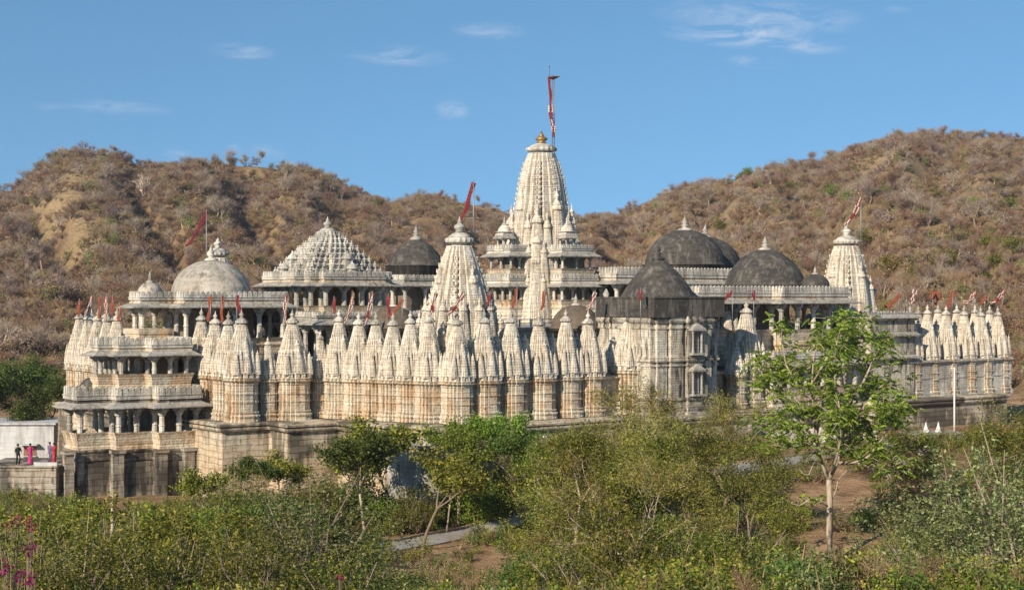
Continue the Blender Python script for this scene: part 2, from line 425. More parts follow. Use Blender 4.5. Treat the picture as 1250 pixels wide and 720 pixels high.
def hill_mat():
    m, nt, out = mat_new('hill_soil'); g = NT(nt)
    pos = g.n('ShaderNodeNewGeometry').outputs['Position']
    n1 = g.noise(pos, .018, 6, .6); n2 = g.noise(pos, .12, 7, .68); n3 = g.noise(g.mapped(pos, (1, 1, 2.5)), .6, 6, .75)
    c = g.ramp(n2, [(.32, (.15, .10, .06)), (.48, (.27, .175, .10)), (.62, (.38, .26, .145)), (.76, (.55, .41, .24))])
    c = g.mix(g.ramp(n3, [(.48, 0.0), (.72, .6)]), c, (.16, .12, .07))
    c = g.mix(g.ramp(n1, [(.5, 0.0), (.7, .4)]), c, (.19, .165, .07))
    at = g.n('ShaderNodeAttribute'); at.attribute_name = 'bare_rock'
    c = g.mix(g.math('MULTIPLY', at.outputs['Fac'], .75), c, g.ramp(n3, [(.35, (.22, .15, .08)), (.52, (.42, .30, .16)), (.7, (.58, .45, .27))]))
    b = g.n('ShaderNodeBsdfPrincipled'); b.inputs['Roughness'].default_value = .95; b.inputs['Specular IOR Level'].default_value = .1
    bp = g.n('ShaderNodeBump', Strength=1.0, Distance=2.2); g.l(g.math('ADD', g.math('MULTIPLY', n3, .5), n2), bp.inputs['Height'])
    g.l(c, b.inputs['Base Color']); g.l(bp.outputs[0], b.inputs['Normal']); g.l(b.outputs[0], out.inputs[0]); return m
def path_mat():
    m, nt, out = mat_new('path_concrete'); g = NT(nt)
    pos = g.n('ShaderNodeNewGeometry').outputs['Position']
    n2 = g.noise(pos, 1.2, 6, .65); n3 = g.noise(pos, 9.0, 4, .7)
    c = g.ramp(g.math('ADD', g.math('MULTIPLY', n2, .7), g.math('MULTIPLY', n3, .3)), [(.35, (.20, .185, .165)), (.6, (.34, .32, .295))])
    b = g.n('ShaderNodeBsdfPrincipled'); b.inputs['Roughness'].default_value = .9
    g.l(c, b.inputs['Base Color']); g.l(b.outputs[0], out.inputs[0]); return m
SOIL, HILL, PATHM = ground_mat(), hill_mat(), path_mat()

# ------------------------------------------------------------------ terrain
LD = [-80, 0, 10, 20, 35, 50, 70, 88, 95, 105, 125, 190, 260]; LZ = [19, 18.3, 16.5, 14.6, 12, 9.4, 6.3, 4.9, 4.7, 4.6, 4.0, 5, 7]
RD = [-80, 0, 20, 40, 60, 78, 90, 105, 118, 145, 190, 260]; RZ = [19, 18.3, 14.8, 11.8, 8.6, 6.6, 7.2, 8.35, 8.3, 7.2, 7.5, 9]
def ground_z(x, y):
    x = np.asarray(x, float); y = np.asarray(y, float)
    px = 625 + F * x / np.maximum(y, 25.0)
    w = np.clip((px - 560) / 380.0, 0, 1); w = w * w * (3 - 2 * w)
    z = np.interp(y, LD, LZ) * (1 - w) + np.interp(y, RD, RZ) * w
    damp = np.clip(1 - np.exp(-((y - 103) / 14.0) ** 2) * .85, .15, 1)
    return z + damp * (.7 * fbm(x / 9, y / 9, 4) + .25 * fbm(x / 2.3, y / 2.3, 2))
RPX = [-1500, -500, -150, 0, 25, 50, 90, 130, 170, 200, 230, 320, 360, 400, 430, 480, 505, 540, 600, 640, 700, 750, 800, 850, 900, 950, 1000, 1060, 1100, 1140, 1200, 1250, 1500, 2700]
RPY = [330, 300, 262, 238, 224, 203, 184, 188, 205, 206, 202, 200, 207, 218, 228, 254, 246, 242, 252, 266, 268, 263, 242, 230, 217, 207, 195, 183, 170, 165, 168, 171, 180, 300]
RDP = [-1500, 380, 470, 560, 700, 800, 1000, 2700]; RDD = [560, 560, 640, 760, 740, 640, 600, 600]
B0 = 190.0
def hill_z(x, y):
    x = np.asarray(x, float); y = np.asarray(y, float)
    px = 625 + F * x / y
    yr = np.interp(px, RPX, RPY); Dr = np.interp(px, RDP, RDD)
    zr = EYE + (HY - yr) / F * Dr
    zb = ground_z(x * B0 / y, np.full_like(y, B0))
    t = (y - B0) / (Dr - B0)
    tc = np.clip(t, 0, 1)
    z = zb + (zr - zb) * (tc ** 1.05)
    env = np.sqrt(np.clip(tc * (1 - tc) * 4, 0, 1))
    spur = 1 - np.abs(fbm(x / 120 + 3.1, y / 170 + 1.7, 4)) * 2.6
    z = z + env * (12.0 * (spur - .55) + 5.5 * fbm(x / 34, y / 34, 5)) + .8 * fbm(x / 13, y / 13, 3) * np.clip(tc * 8, 0, 1)
    for gp, gd, gw in ((350, 20, 42), (205, 8, 22), (60, 6, 20), (450, 9, 30), (610, 8, 30), (790, 12, 30), (905, 9, 22), (1020, 11, 28), (1190, 12, 30), (1290, 9, 30)):
        z = z - gd * np.exp(-((px + 30 * np.sin(y / 60.0) + (t - .5) * 60 - gp) / gw) ** 2) * env
    z = z - np.clip(y - Dr, 0, None) * .25
    return z

def grid_mesh(name, X, Y, Zz, mat, parent=None):
    nr, nc = X.shape
    V = np.stack([X, Y, Zz], -1).reshape(-1, 3)
    i = np.arange(nr - 1)[:, None] * nc + np.arange(nc - 1)[None, :]
    Q = np.stack([i, i + 1, i + nc + 1, i + nc], -1).reshape(-1, 4)
    me = bpy.data.meshes.new(name)
    me.vertices.add(len(V)); me.vertices.foreach_set('co', V.reshape(-1).astype(np.float32))
    me.loops.add(Q.size); me.loops.foreach_set('vertex_index', Q.reshape(-1).astype(np.int32))
    me.polygons.add(len(Q)); me.polygons.foreach_set('loop_start', np.arange(0, Q.size, 4, dtype=np.int32)); me.polygons.foreach_set('loop_total', np.full(len(Q), 4, dtype=np.int32))
    me.polygons.foreach_set('use_smooth', np.ones(len(Q), bool))
    me.materials.append(mat); me.update(calc_edges=True)
    return put(name, me)

xs = np.linspace(-190, 190, 254); ys = np.linspace(-70, 196, 190)
X, Y = np.meshgrid(xs, ys)
tag(grid_mesh('ground', X, Y, ground_z(X, Y), SOIL), kind='structure')
GOLD_SPOTS = [(105, 298, 42, 26), (95, 215, 55, 34), (18, 262, 40, 40), (70, 240, 40, 30), (60, 330, 40, 18), (180, 292, 26, 16), (640, 300, 30, 20), (770, 268, 24, 18), (905, 250, 34, 22), (960, 262, 60, 22), (1075, 190, 34, 22), (1180, 240, 40, 16), (1120, 215, 24, 14), (1210, 352, 24, 14), (1020, 290, 26, 14)]
_gs = []
def gold_mask(x, y):
    if not _gs:
        for px, py, rp, rd in GOLD_SPOTS:
            k = (px - 625) / F; s_ = (HY - py) / F; D = np.arange(B0 + 3, 900, 1.5); hit = np.nonzero(hill_z(k * D, D) > EYE + s_ * D)[0]
            _gs.append((px, D[hit[0]] if len(hit) else float(np.interp(px, RDP, RDD)), rp, rd))
    px = 625 + F * x / y; m = np.zeros_like(x)
    for cx, cd, rp, rd in _gs: m = np.maximum(m, 1 - ((px - cx) / rp) ** 2 - ((y - cd) / rd) ** 2)
    return np.clip(m * 1.1 - .1 + 1.6 * fbm(x / 16 + 5, y / 12, 5), 0, 1) * np.clip(m * 4, 0, 1)
pxs = np.concatenate([np.linspace(-1500, -120, 90), np.linspace(-110, 1360, 420), np.linspace(1375, 2750, 90)])
Ds = np.concatenate([np.linspace(189, 500, 110), np.linspace(503, 800, 90), np.linspace(808, 1150, 24)])
PX, DD = np.meshgrid(pxs, Ds)
HX = (PX - 625) / F * DD
hills_o = tag(grid_mesh('hills', HX, DD, hill_z(HX, DD) - .15, HILL), kind='structure')
ga = hills_o.data.attributes.new('bare_rock', 'FLOAT', 'POINT'); ga.data.foreach_set('value', gold_mask(HX, DD).reshape(-1).astype(np.float32))

def ribbon(name, pts, w, mat, lift=.07, mb=None):
    V = []; fs = []
    P = []
    for k in range(len(pts) - 1):
        a, b = np.array(pts[k]), np.array(pts[k + 1]); n = max(2, int(np.linalg.norm(b - a) / 1.0))
        for i in range(n): P.append(a + (b - a) * i / n)
    P.append(np.array(pts[-1])); P = np.array(P)
    for _ in range(6): P[1:-1] = (P[:-2] + P[1:-1] * 2 + P[2:]) / 4
    T = np.gradient(P, axis=0); T /= np.linalg.norm(T, axis=1)[:, None]; Nn = np.stack([-T[:, 1], T[:, 0]], 1)
    L = P + Nn * w / 2; Rr = P - Nn * w / 2; nseg = len(P)
    zc = ground_z(P[:, 0], P[:, 1])
    zl = np.maximum(ground_z(L[:, 0], L[:, 1]), zc) + lift; zr = np.maximum(ground_z(Rr[:, 0], Rr[:, 1]), zc) + lift
    zz = (zl + zr) / 2
    m = MB(); rings = []
    for i in range(nseg):
        rings.append([(L[i, 0], L[i, 1], zz[i]), (Rr[i, 0], Rr[i, 1], zz[i]), (Rr[i, 0], Rr[i, 1], zz[i] - .7), (L[i, 0], L[i, 1], zz[i] - .7)])
    m.rings(rings)
    return m.build(name, mat), L, Rr, zz
def pts_px(lst): return [XY(a, b) for a, b in lst]
pth, L1, R1, z1 = ribbon('footpath', pts_px([(400, 86), (480, 91), (560, 97), (640, 102.5), (740, 106), (850, 104), (930, 105), (1010, 110), (1075, 119), (1120, 128)]), 2.6, PATHM)
tag(pth, kind='structure')
# kerb along the far side of the path
kb = MB()
rg = []
for i in range(len(L1)):
    a = Vector((L1[i, 0], L1[i, 1])); n = (a - Vector((R1[i, 0], R1[i, 1]))).normalized()
    b = a + n * .22
    rg.append([(a.x, a.y, z1[i] + .14), (b.x, b.y, z1[i] + .14), (b.x, b.y, z1[i] - .5), (a.x, a.y, z1[i] - .5)])
kb.rings(rg)
tag(kb.build('kerb', stone('kerb_stone', (.36, .27, .18), (.30, .22, .15), (.3, .18, .1), (.1, .08, .06), .5, .4, 0)), kind='structure')

# ------------------------------------------------------------------ temple pieces
def ratha(w0=.32, h0=1.0, w1=.58, h1=.9, w2=.78, groove=.03):
    q = [(-w2, -w2), (-w1 - .04, -w2), (-w1 - .04, -w2 + groove * 2), (-w1, -w2 + groove * 2), (-w1, -h1), (-w0 - .03, -h1), (-w0 - .03, -h1 + groove), (-w0, -h1 + groove), (-w0, -h0),
         (w0, -h0), (w0, -h1 + groove), (w0 + .03, -h1 + groove), (w0 + .03, -h1), (w1, -h1), (w1, -w2 + groove * 2), (w1 + .04, -w2 + groove * 2), (w1 + .04, -w2)]
    out = []
    for k in range(4):
        a = k * math.pi / 2; c, s = round(math.cos(a)), round(math.sin(a))
        out += [(c * x - s * y, s * x + c * y) for x, y in q]
    return out
RATHA = ratha()
RATHA_T = ratha(.27, 1.0, .55, .875, .74, .05)
RATHA_S = [(-.8, -.8), (-.42, -.8), (-.42, -1), (.42, -1), (.42, -.8), (.8, -.8), (.8, -.42), (1, -.42), (1, .42), (.8, .42), (.8, .8), (.42, .8), (.42, 1), (-.42, 1), (-.42, .8), (-.8, .8), (-.8, .42), (-1, .42), (-1, -.42), (-.8, -.42)]

def lerp_tab(tab, t):
    for (a, va), (b, vb) in zip(tab, tab[1:]):
        if t <= b: return va + (vb - va) * (t - a) / (b - a)
    return tab[-1][1]
CURVE = [(0, 1.0), (.15, .965), (.35, .875), (.55, .75), (.75, .585), (.9, .435), (1.0, .34)]
def spire_body(mb, cx, cy, z0, hw, h, poly=None, tab=CURVE, band=.17, notch=.045, mi=0):
    poly = poly or RATHA_S
    n = max(5, int(h / band)); rs = []
    def ring(z, s): rs.append([(cx + x * s * hw, cy + y * s * hw, z) for x, y in poly])
    for i in range(n):
        t0, t1 = i / n, (i + 1) / n
        s0, s1 = lerp_tab(tab, t0), lerp_tab(tab, t1)
        ring(z0 + h * t0, s0 * (1 - notch)); ring(z0 + h * (t0 + .22 / n), s0 * (1 - notch)); ring(z0 + h * (t0 + .3 / n), s0); ring(z0 + h * (t0 + .98 / n), s1)
    mb.rings(rs, mi=mi)
def finial(mb, cx, cy, z, r, h, n=14, mi=0, mig=None):
    """ribbed disc, domed cap, pot and spike; r = radius of the disc, h = total height"""
    mb.lathe([(r * .62, -.04 * h), (r * .62, .08 * h)], n, (cx, cy, z), mi, False)
    mb.lathe([(r * .7, .08 * h), (r, .12 * h), (r * 1.04, .19 * h), (r, .26 * h), (r * .8, .29 * h)], n * 2, (cx, cy, z), mi, False, rib=.035)
    mb.lathe([(r * .86, .28 * h), (r * .78, .34 * h), (r * .5, .42 * h), (r * .3, .46 * h)], n, (cx, cy, z), mi)
    g = mi if mig is None else mig
    mb.lathe([(r * .20, .45 * h), (r * .36, .49 * h), (r * .20, .53 * h), (r * .40, .60 * h), (r * .42, .66 * h), (r * .28, .73 * h), (r * .13, .77 * h), (r * .2, .80 * h), (r * .1, .86 * h), (r * .03, 1.0 * h)], n, (cx, cy, z), g)
def mini(mb, cx, cy, z0, hw, h, mi=0):
    """small turret with its own disc and tip"""
    spire_body(mb, cx, cy, z0, hw, h * .82, RATHA_S, CURVE, band=max(.12, h / 16), notch=.03, mi=mi)
    r = hw * .42
    mb.lathe([(r * .7, 0), (r * .95, .05 * h), (r * .75, .08 * h), (r * .3, .10 * h), (r * .38, .13 * h), (r * .04, .2 * h)], 8, (cx, cy, z0 + h * .81), mi, False)

WALLP = [(0, .16), (.05, .16), (.055, .10), (.10, .10), (.105, .15), (.14, .17), (.165, .10), (.17, .04), (.20, .04), (.205, .09), (.23, .09), (.235, 0), (.43, 0), (.435, .05), (.46, .06), (.48, .02), (.485, 0), (.62, 0), (.625, .06), (.65, .07), (.66, .02),
         (.84, .0), (.845, .05), (.87, .05), (.875, .01), (.90, .01), (.905, .10), (.93, .22), (.945, .24), (.95, .12), (.975, .12), (.98, .18), (1.0, .18)]
def wall_body(mb, hw, z0, z1, poly=RATHA, prof=WALLP, mi=0, c=(0, 0), sx=1, sy=1):
    rs = []
    for t, o in prof:
        rs.append([(c[0] + x * (hw * sx + o), c[1] + y * (hw * sy + o), z0 + (z1 - z0) * t) for x, y in poly])
    mb.rings(rs, mi=mi)

_cache = {}
def shrine_meshes(hw, wall_h, sp_h, rich=2):
    hw = round(hw * 20) / 20; key = (hw, round(wall_h, 2), round(sp_h, 2), rich)
    if key in _cache: return _cache[key]
    w = MB(); wall_body(w, hw, 0, wall_h)
    rs_ = random.Random(int(hw * 1000 + sp_h * 777)); ja = rs_.uniform(.92, 1.08); jb = rs_.uniform(.88, 1.1)
    s = MB()
    # plinth course of little carved niches under the spire
    for k in range(4):
        a = k * math.pi / 2; ca, sa = round(math.cos(a)), round(math.sin(a))
        for x in (-.62, -.2, .2, .62) if rich > 1 else (-.4, .4):
            yy = -.93 if abs(x) < .5 else -.84
            X, Yv = ca * x * hw - sa * yy * hw, sa * x * hw + ca * yy * hw
            s.box((X, Yv, .17), (hw * .26, hw * .26, .34), a)
            s.box((X, Yv, .37), (hw * .32, hw * .32, .06), a)
    spire_body(s, 0, 0, 0, hw * .94, sp_h, RATHA, CURVE, .13, .022)
    if rich:
        for k in range(4):
            a = k * math.pi / 2; ca, sa = math.cos(a), math.sin(a)
            mini(s, -sa * -hw * .60, ca * -hw * .60, .3, hw * .44 * jb, sp_h * .70 * ja)
            mini(s, -sa * -hw * .82, ca * -hw * .82, .3, hw * .30 * ja, sp_h * .46 * jb)
            cx_, cy_ = hw * .76, -hw * .76
            mini(s, ca * cx_ - sa * cy_, sa * cx_ + ca * cy_, .25, hw * .24, sp_h * .46 * ja)
            for q in (-1, 1):
                cx_, cy_ = q * hw * .42, -hw * .74
                mini(s, ca * cx_ - sa * cy_, sa * cx_ + ca * cy_, .3, hw * .20, sp_h * .46)
    f = MB(); finial(f, 0, 0, 0, hw * .40, 1.0, 12)
    r = (w.mesh('shrine', MARBLE_CREAM), s.mesh('spire', MARBLE), f.mesh('finial', MARBLE_PALE))
    _cache[key] = r
    return r

temple = empty('temple', (C0[0], C0[1], 0), PHI)
tag(temple, 'white marble temple of carved spires, pillared halls and blackened domes on a stained podium', 'temple')

Z_LEDGE, Z_CORN, Z_TIP = 10.25, 13.5, 18.95
spires_at = []
def shrine(u, v, hw=1.0, zl=Z_LEDGE, zc=Z_CORN, zt=Z_TIP, rich=2, rz=0):
    q = random.Random(int(u * 31 + v * 17)); hw *= q.uniform(.96, 1.05); zt += q.uniform(-.14, .14)
    fin = 1.0 * min(1.25, hw + .05)
    mw, ms, mf = shrine_meshes(hw, zc - zl, zt - fin - zc, rich)
    o = put('shrine', mw, temple, (u, v, zl), rz)
    put('spire', ms, o, (0, 0, zc - zl), q.choice((0, 1, 2, 3)) * math.pi / 2)
    put('finial', mf, o, (0, 0, zt - fin - zl - .02), sc=(1, 1, fin))
    spires_at.append((u, v, zt))
    return o

# row on the right face (towards the camera), then the left face, then the forward blocks
rowA = [(558, 378), (591, 378), (624, 378), (658, 378), (691, 377), (718, 378)]
for i, (px, py) in enumerate(rowA): shrine(u_at(px, 1.3), 1.3 + .012 * (i % 2), 1.18)
for px, D in ((524, 118.1), (501, 119.0), (480, 119.8), (459, 120.6), (438, 121.4), (414, 122.3)): shrine(*UV(px, D), hw=1.13, zc=13.45)
shrine(*UV(391, 123.0), hw=.78, zt=17.2, zc=13.4)
shrine(*UV(357, 121.4), hw=1.33, zc=13.55, zl=10.2)
shrine(*UV(327, 120.6), hw=.72, zt=16.9, zc=13.5, zl=10.2)
for px, D, hw in ((295, 119.3, 1.25), (279, 121.4, 1.1), (263, 123.2, 1.1), (246, 125.0, 1.1)): shrine(*UV(px, D), hw=hw, zc=13.65, zl=10.2)
shrine(u_at(770, 1.0), 1.0, 1.38, zt=19.3, zc=13.9)
shrine(u_at(748, 2.6), 2.6, .7, zt=17.0, zc=14.2)
shrine(u_at(887, 3.0), 3.0, 1.0, zt=19.5, zc=14.0)
shrine(u_at(899, .0), .0, .8, zt=16.0, zc=13.2)
shrine(u_at(911, .9), .9, 1.3, zt=19.7, zc=13.6)
for px in (1111, 1132, 1155, 1177, 1197, 1218): shrine(u_at(px, 1.3), 1.3 + (px % 2) * .012, 1.05, zl=10.1, zc=13.8, zt=19.15)
for px in (1121, 1145, 1168, 1190, 1208): shrine(u_at(px, 2.5), 2.5, .95, zc=13.9, zt=19.3, rich=1)
for v in (32.6, 34.9, 37.2, 39.5, 41.8): shrine(-13.2, v, 1.15, zc=13.5, rich=1)
for px, D in ((130, 146), (112, 149)): shrine(*UV(px, D), hw=1.1, zt=19.0, rich=0)

# recessed walls between the shrines, and the mass of the court behind
def solid(name, poly, z0, z1, mat, cornice=.0, label=None):
    mb = MB()
    if cornice:
        z = z1 - z0
        zs = [(z0, .12), (z0 + .5, .12), (z0 + .52, 0), (z0 + z * .5, 0), (z0 + z * .5 + .02, .06), (z0 + z * .5 + .16, .06), (z0 + z * .5 + .18, 0), (z1 - .34, 0), (z1 - .3, cornice * .5), (z1 - .18, cornice), (z1 - .1, cornice), (z1 - .08, cornice * .4), (z1, cornice * .4)]
        mb.rings([[(x, y, a) for x, y in offset_poly(poly, o)] for a, o in zs])
    else: mb.prism(poly, z0, z1)
    o = mb.build(name, mat, temple)
    if label: o['label'] = label
    return o
def rect(u0, u1, v0, v1): return [(u0, v0), (u1, v0), (u1, v1), (u0, v1)]
solid('court_wall', [(.95, 1.05), (63.0, 1.05), (63.0, 3.2), (54.6, 9.0), (3.0, 9.0), (1.5, 9.0), (1.2, 4)], Z_LEDGE - .3, 13.45, MARBLE_CREAM, .42)
bt = MB(); mini(bt, 0, 0, 0, .72, 3.6); btm = bt.mesh('turret', MARBLE)
for a, b in ((558, 591), (591, 624), (624, 658), (658, 691), (691, 718), (1132, 1155), (1155, 1177), (1177, 1197), (1197, 1218)):
    put('turret', btm, temple, (u_at((a + b) / 2, 1.75), 1.75, 13.4))
solid('court_block', rect(2.6, 54, 4.5, 52), 9.5, 14.4, GREY_STONE)
solid('side_wall', [UV(280, 122.4), UV(320, 121.8), UV(352, 122.5), UV(390, 123.2), UV(414, 122.6), UV(459, 121.0), UV(501, 119.4), UV(540, 118.2), (3, 2.2), (3, 50), (0, 50), (0, 43), (-12.6, 43), (-12.6, 25.5), (-10.4, 25.5), (-10.6, 20)], 9.5, 13.3, MARBLE_CREAM, .12)
solid('terrace', rect(12.8, 52, 9.5, 47), 14.3, 17.3, GREY_STONE, .2)

solid('court_wall', rect(54.2, u_at(1218, 1.3) + 1.0, .38, 3.0), Z_LEDGE - .2, 13.75, MARBLE_PALE, .3)
# podium with its projecting ledge
pod = [(-1.6, -1.6), (17.4, -1.6), (17.4, -4.3), (28.0, -4.3), (28.0, -1.7), (66.4, -1.7), (66.4, 54), (3, 54), (3, 43.4), (-14.6, 43.4), (-14.6, 30), (-12.9, 30), (-12.9, 11.7), (-8.9, 11.7), (-8.9, 8.4), (-4.6, 8.4), (-4.6, 6.2), (-3.2, 6.2), (-3.2, 3.6), (-1.6, 3.6)]
mb = MB()
zs = [(2.0, .35), (5.0, .35), (5.05, .15), (9.55, .05), (9.6, .3), (9.72, .36), (9.86, .36), (9.88, .06), (9.95, .06), (9.97, .42), (10.12, .45), (10.14, .40), (10.2, .2)]
mb.rings([[(x, y, a) for x, y in offset_poly(pod, o)] for a, o in zs])
podium = mb.build('podium', PODIUM, temple)

def pillar_mesh(h, r):
    key = ('pillar', round(h, 1), round(r, 2))
    if key in _cache: return _cache[key]
    h = round(h, 1); m = MB()
    m.box((0, 0, h * .05), (r * 2.5, r * 2.5, h * .1))
    m.lathe([(r * 1.05, h * .1), (r * 1.05, h * .16), (r * .88, h * .18), (r * .84, h * .45), (r * .98, h * .47), (r * .98, h * .50), (r * .82, h * .52), (r * .78, h * .76), (r * 1.1, h * .79), (r * 1.25, h * .83), (r * .9, h * .86)], 8, smooth=False, ph=math.pi / 8)
    m.box((0, 0, h * .885), (r * 2.3, r * 2.3, h * .06))
    for a in (0, math.pi / 2): m.box((0, 0, h * .955), (r * 4.2, r * 1.5, h * .09), a)
    _cache[key] = m.mesh('pillar', MARBLE_PALE)
    return _cache[key]

def resample(poly, step, skip=lambda a, b: False):
    pts = []
    for i in range(len(poly)):
        a, b = Vector(poly[i]), Vector(poly[(i + 1) % len(poly)])
        n = max(1, round((b - a).length / step))
        if skip(a, b): pts.append(tuple(a)); continue
        for k in range(n): pts.append(tuple(a + (b - a) * k / n))
    return pts
def crenels(mb, poly, z, h, step=.47, th=.12):
    for i in range(len(poly)):
        a, b = Vector(poly[i]), Vector(poly[(i + 1) % len(poly)]); d = b - a; L = d.length
        if L < .3: continue
        n = max(1, round(L / step)); d.normalize(); nn = Vector((d.y, -d.x)); w = L / n * .80
        for k in range(n):
            c = a + d * (L * (k + .5) / n)
            pr = [(-w / 2, 0), (w / 2, 0), (w / 2, h * .5), (w * .36, h * .68), (w * .5, h * .76), (0, h), (-w * .5, h * .76), (-w * .36, h * .68), (-w / 2, h * .5)]
            f = [tuple((c + d * x + nn * (th / 2)).to_tuple()) + (z + zz,) for x, zz in pr]
            bk = [tuple((c + d * x - nn * (th / 2)).to_tuple()) + (z + zz,) for x, zz in pr]
            mb.rings([bk, f])
def pavilion(poly, z_floor, z_eave, z_par, pil_r=.2, step=2.0, eave=.75, bal=0.0, core=None, core_mat=None, mat=None, base=None, pilz=None, inset=.3):
    """open pillared storey: floor slab, pillars on their seat wall, sloped eave, roof slab with a crenellated parapet"""
    mat = mat or MARBLE_CREAM
    body = MB()
    zt = z_eave
    body.rings([[(x, y, a) for x, y in offset_poly(poly, o)] for a, o in ((zt - .28, -.1), (zt - .02, -.1), (zt, .06), (zt + .28, .06), (zt + .30, -.02), (zt + .42, -.02))])
    body.rings([[(x, y, a) for x, y in offset_poly(poly, o)] for a, o in ((z_floor - .25, .04), (z_floor - .1, .12), (z_floor, .12))])
    if base is not None:
        body.rings([[(x, y, a) for x, y in offset_poly(poly, o)] for a, o in ((base, .0), (z_floor - .9, .0), (z_floor - .88, .08), (z_floor - .7, .08), (z_floor - .68, -.02), (z_floor - .26, -.02))])
    o = body.build('pavilion', mat, temple)
    e = MB()
    e.rings([[(x, y, a) for x, y in offset_poly(poly, q)] for a, q in ((zt - .26, eave), (zt - .18, eave + .02), (zt + .16, .064), (zt + .1, .0), (zt - .2, eave * .8))], cap0=False, cap1=False)
    e.build('eave', GREY_STONE, o)
    p = MB()
    pp = offset_poly(poly, .10); pi_ = offset_poly(poly, -.08)
    hp = z_par - (zt + .42)
    p.rings([[(x, y, zt + .41) for x, y in pp], [(x, y, zt + .42 + hp * .28) for x, y in pp], [(x, y, zt + .42 + hp * .28) for x, y in pi_], [(x, y, zt + .41) for x, y in pi_]], cap0=False, cap1=False)
    p.rings([[(x, y, zt + .42 + hp * .28) for x, y in offset_poly(poly, .15)], [(x, y, zt + .42 + hp * .34) for x, y in offset_poly(poly, .15)], [(x, y, zt + .42 + hp * .34) for x, y in offset_poly(poly, -.1)], [(x, y, zt + .42 + hp * .28) for x, y in offset_poly(poly, -.1)]], cap0=False, cap1=False)
    crenels(p, offset_poly(poly, .02), zt + .42 + hp * .34, hp * .66, .47, .14)
    p.build('parapet', MARBLE_PALE, o)
    if bal:
        b = MB()
        pin = offset_poly(poly, -.35)
        b.rings([[(x, y, a) for x, y in offset_poly(poly, q)] for a, q in ((z_floor, .02), (z_floor + bal * .15, .02), (z_floor + bal * .2, -.03), (z_floor + bal * .75, .1), (z_floor + bal, .24))] + [[(x, y, z_floor + bal) for x, y in offset_poly(poly, .12)], [(x, y, z_floor + bal * .5) for x, y in pin], [(x, y, z_floor) for x, y in pin]], cap0=False, cap1=False)
        b.build('balustrade', MARBLE_CREAM, o)
    h = z_eave - .28 - z_floor - bal * .4
    pm = pillar_mesh(h, pil_r)
    ring = offset_poly(poly, -inset)
    for (x, y) in resample(ring, step): put('pillar', pm, o, (x, y, z_floor + bal * .4), sc=(1, 1, h / round(h, 1)))
    inner = offset_poly(poly, -inset - 2.3)
    if len(inner) == 4 and min(abs(inner[2][0] - inner[0][0]), abs(inner[2][1] - inner[0][1])) > 2.5 and (inner[2][0] > inner[0][0]) and inner[2][1] > inner[0][1]:
        for (x, y) in resample(inner, step): put('pillar', pm, o, (x, y, z_floor + bal * .4), sc=(1, 1, h / round(h, 1)))
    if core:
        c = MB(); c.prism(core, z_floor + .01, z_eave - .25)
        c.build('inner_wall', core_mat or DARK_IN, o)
    return o
def dome(u, v, z, r, h, mat, drum=.5, fin=1.6, pointed=0.0, fmat=None, fr=.2, n=40, bands=0):
    m = MB()
    pr = [(r * 1.06, -drum), (r * 1.06, -.04), (r * 1.09, -.03), (r * 1.09, .03), (r * 1.0, .04)]
    K = 16
    for k in range(1, K):
        a = k / K * math.pi / 2
        rr = r * math.cos(a) * (1 - pointed * math.sin(a) * .55); zz = h * (math.sin(a) * (1 - pointed * .12) + pointed * .12 * k / K)
        pr.append((rr, zz))
        if bands and k % bands == 0: pr.append((rr - .03, zz + .02))
    pr.append((r * .05, h))
    m.lathe(pr, n, (0, 0, 0))
    o = m.build('dome', mat, temple, (u, v, z))
    f = MB()
    f.lathe([(fr * 2.4, -.05 - .06 * h), (fr * 2.5, .02), (fr * 2.1, .07 * fin), (fr * 1.0, .16 * fin), (fr * .8, .22 * fin), (fr * 1.6, .30 * fin), (fr * .7, .38 * fin), (fr * .6, .42 * fin), (fr * 1.25, .54 * fin), (fr * .5, .66 * fin), (fr * .7, .72 * fin), (fr * .2, .82 * fin), (fr * .08, fin)], 14)
    f.build('finial', fmat or MARBLE_PALE, o, (0, 0, h))
    return o
def ribs_tower(name, u, v, z0, tab, turrets, fr, fh, gold=False, mat=None, band=.28):
    """curved tower: tab = [(z, half width)], turrets = [(du, dv, z, hw, h)] in units of metres from the axis"""
    h = tab[-1][0] - tab[0][0]; hw = tab[0][1]
    t2 = [((z - tab[0][0]) / h, w / hw) for z, w in tab]
    m = MB(); spire_body(m, 0, 0, 0, hw, h, RATHA_T, t2, band * .6, .02)
    # raised carved spine of small plaques up each face and corner
    for k in range(4):
        a = k * math.pi / 2
        nn = int(h / .5)
        for i in range(2, nn - 1):
            t = i / nn; w = hw * lerp_tab(t2, t)
            for x, y, s in ((0, -1.0, .15), (.70, -.80, .06), (-.70, -.80, .06)):
                X, Yv = x * w, y * w
                m.box((math.cos(a) * X - math.sin(a) * Yv, math.sin(a) * X + math.cos(a) * Yv, h * t), (w * s * 1.2, w * .07, h / nn * .6), a)
    o = m.build(name, mat or MARBLE, temple, (u, v, z0))
    seen = {}
    for (du, dv, z, w, hh) in turrets:
        key = (round(w, 2), round(hh, 2))
        if key not in seen:
            t = MB(); spire_body(t, 0, 0, 0, w, hh * .84, RATHA, CURVE, .18, .03)
            for k in (range(4) if w > .9 else ()):
                a = k * math.pi / 2; y = -w * .6
                mini(t, -math.sin(a) * y, math.cos(a) * y, 0, w * .4, hh * .5)
            finial(t, 0, 0, hh * .83, w * .40, hh * .17 + .3, 10)
            seen[key] = t.mesh('turret', mat or MARBLE)
        put('turret', seen[key], o, (du, dv, z - z0))
    f = MB(); finial(f, 0, 0, 0, fr, fh, 16, 0, 1 if gold else None)
    f.build('finial', [MARBLE_PALE, GOLD], o, (0, 0, h - .02))
    return o
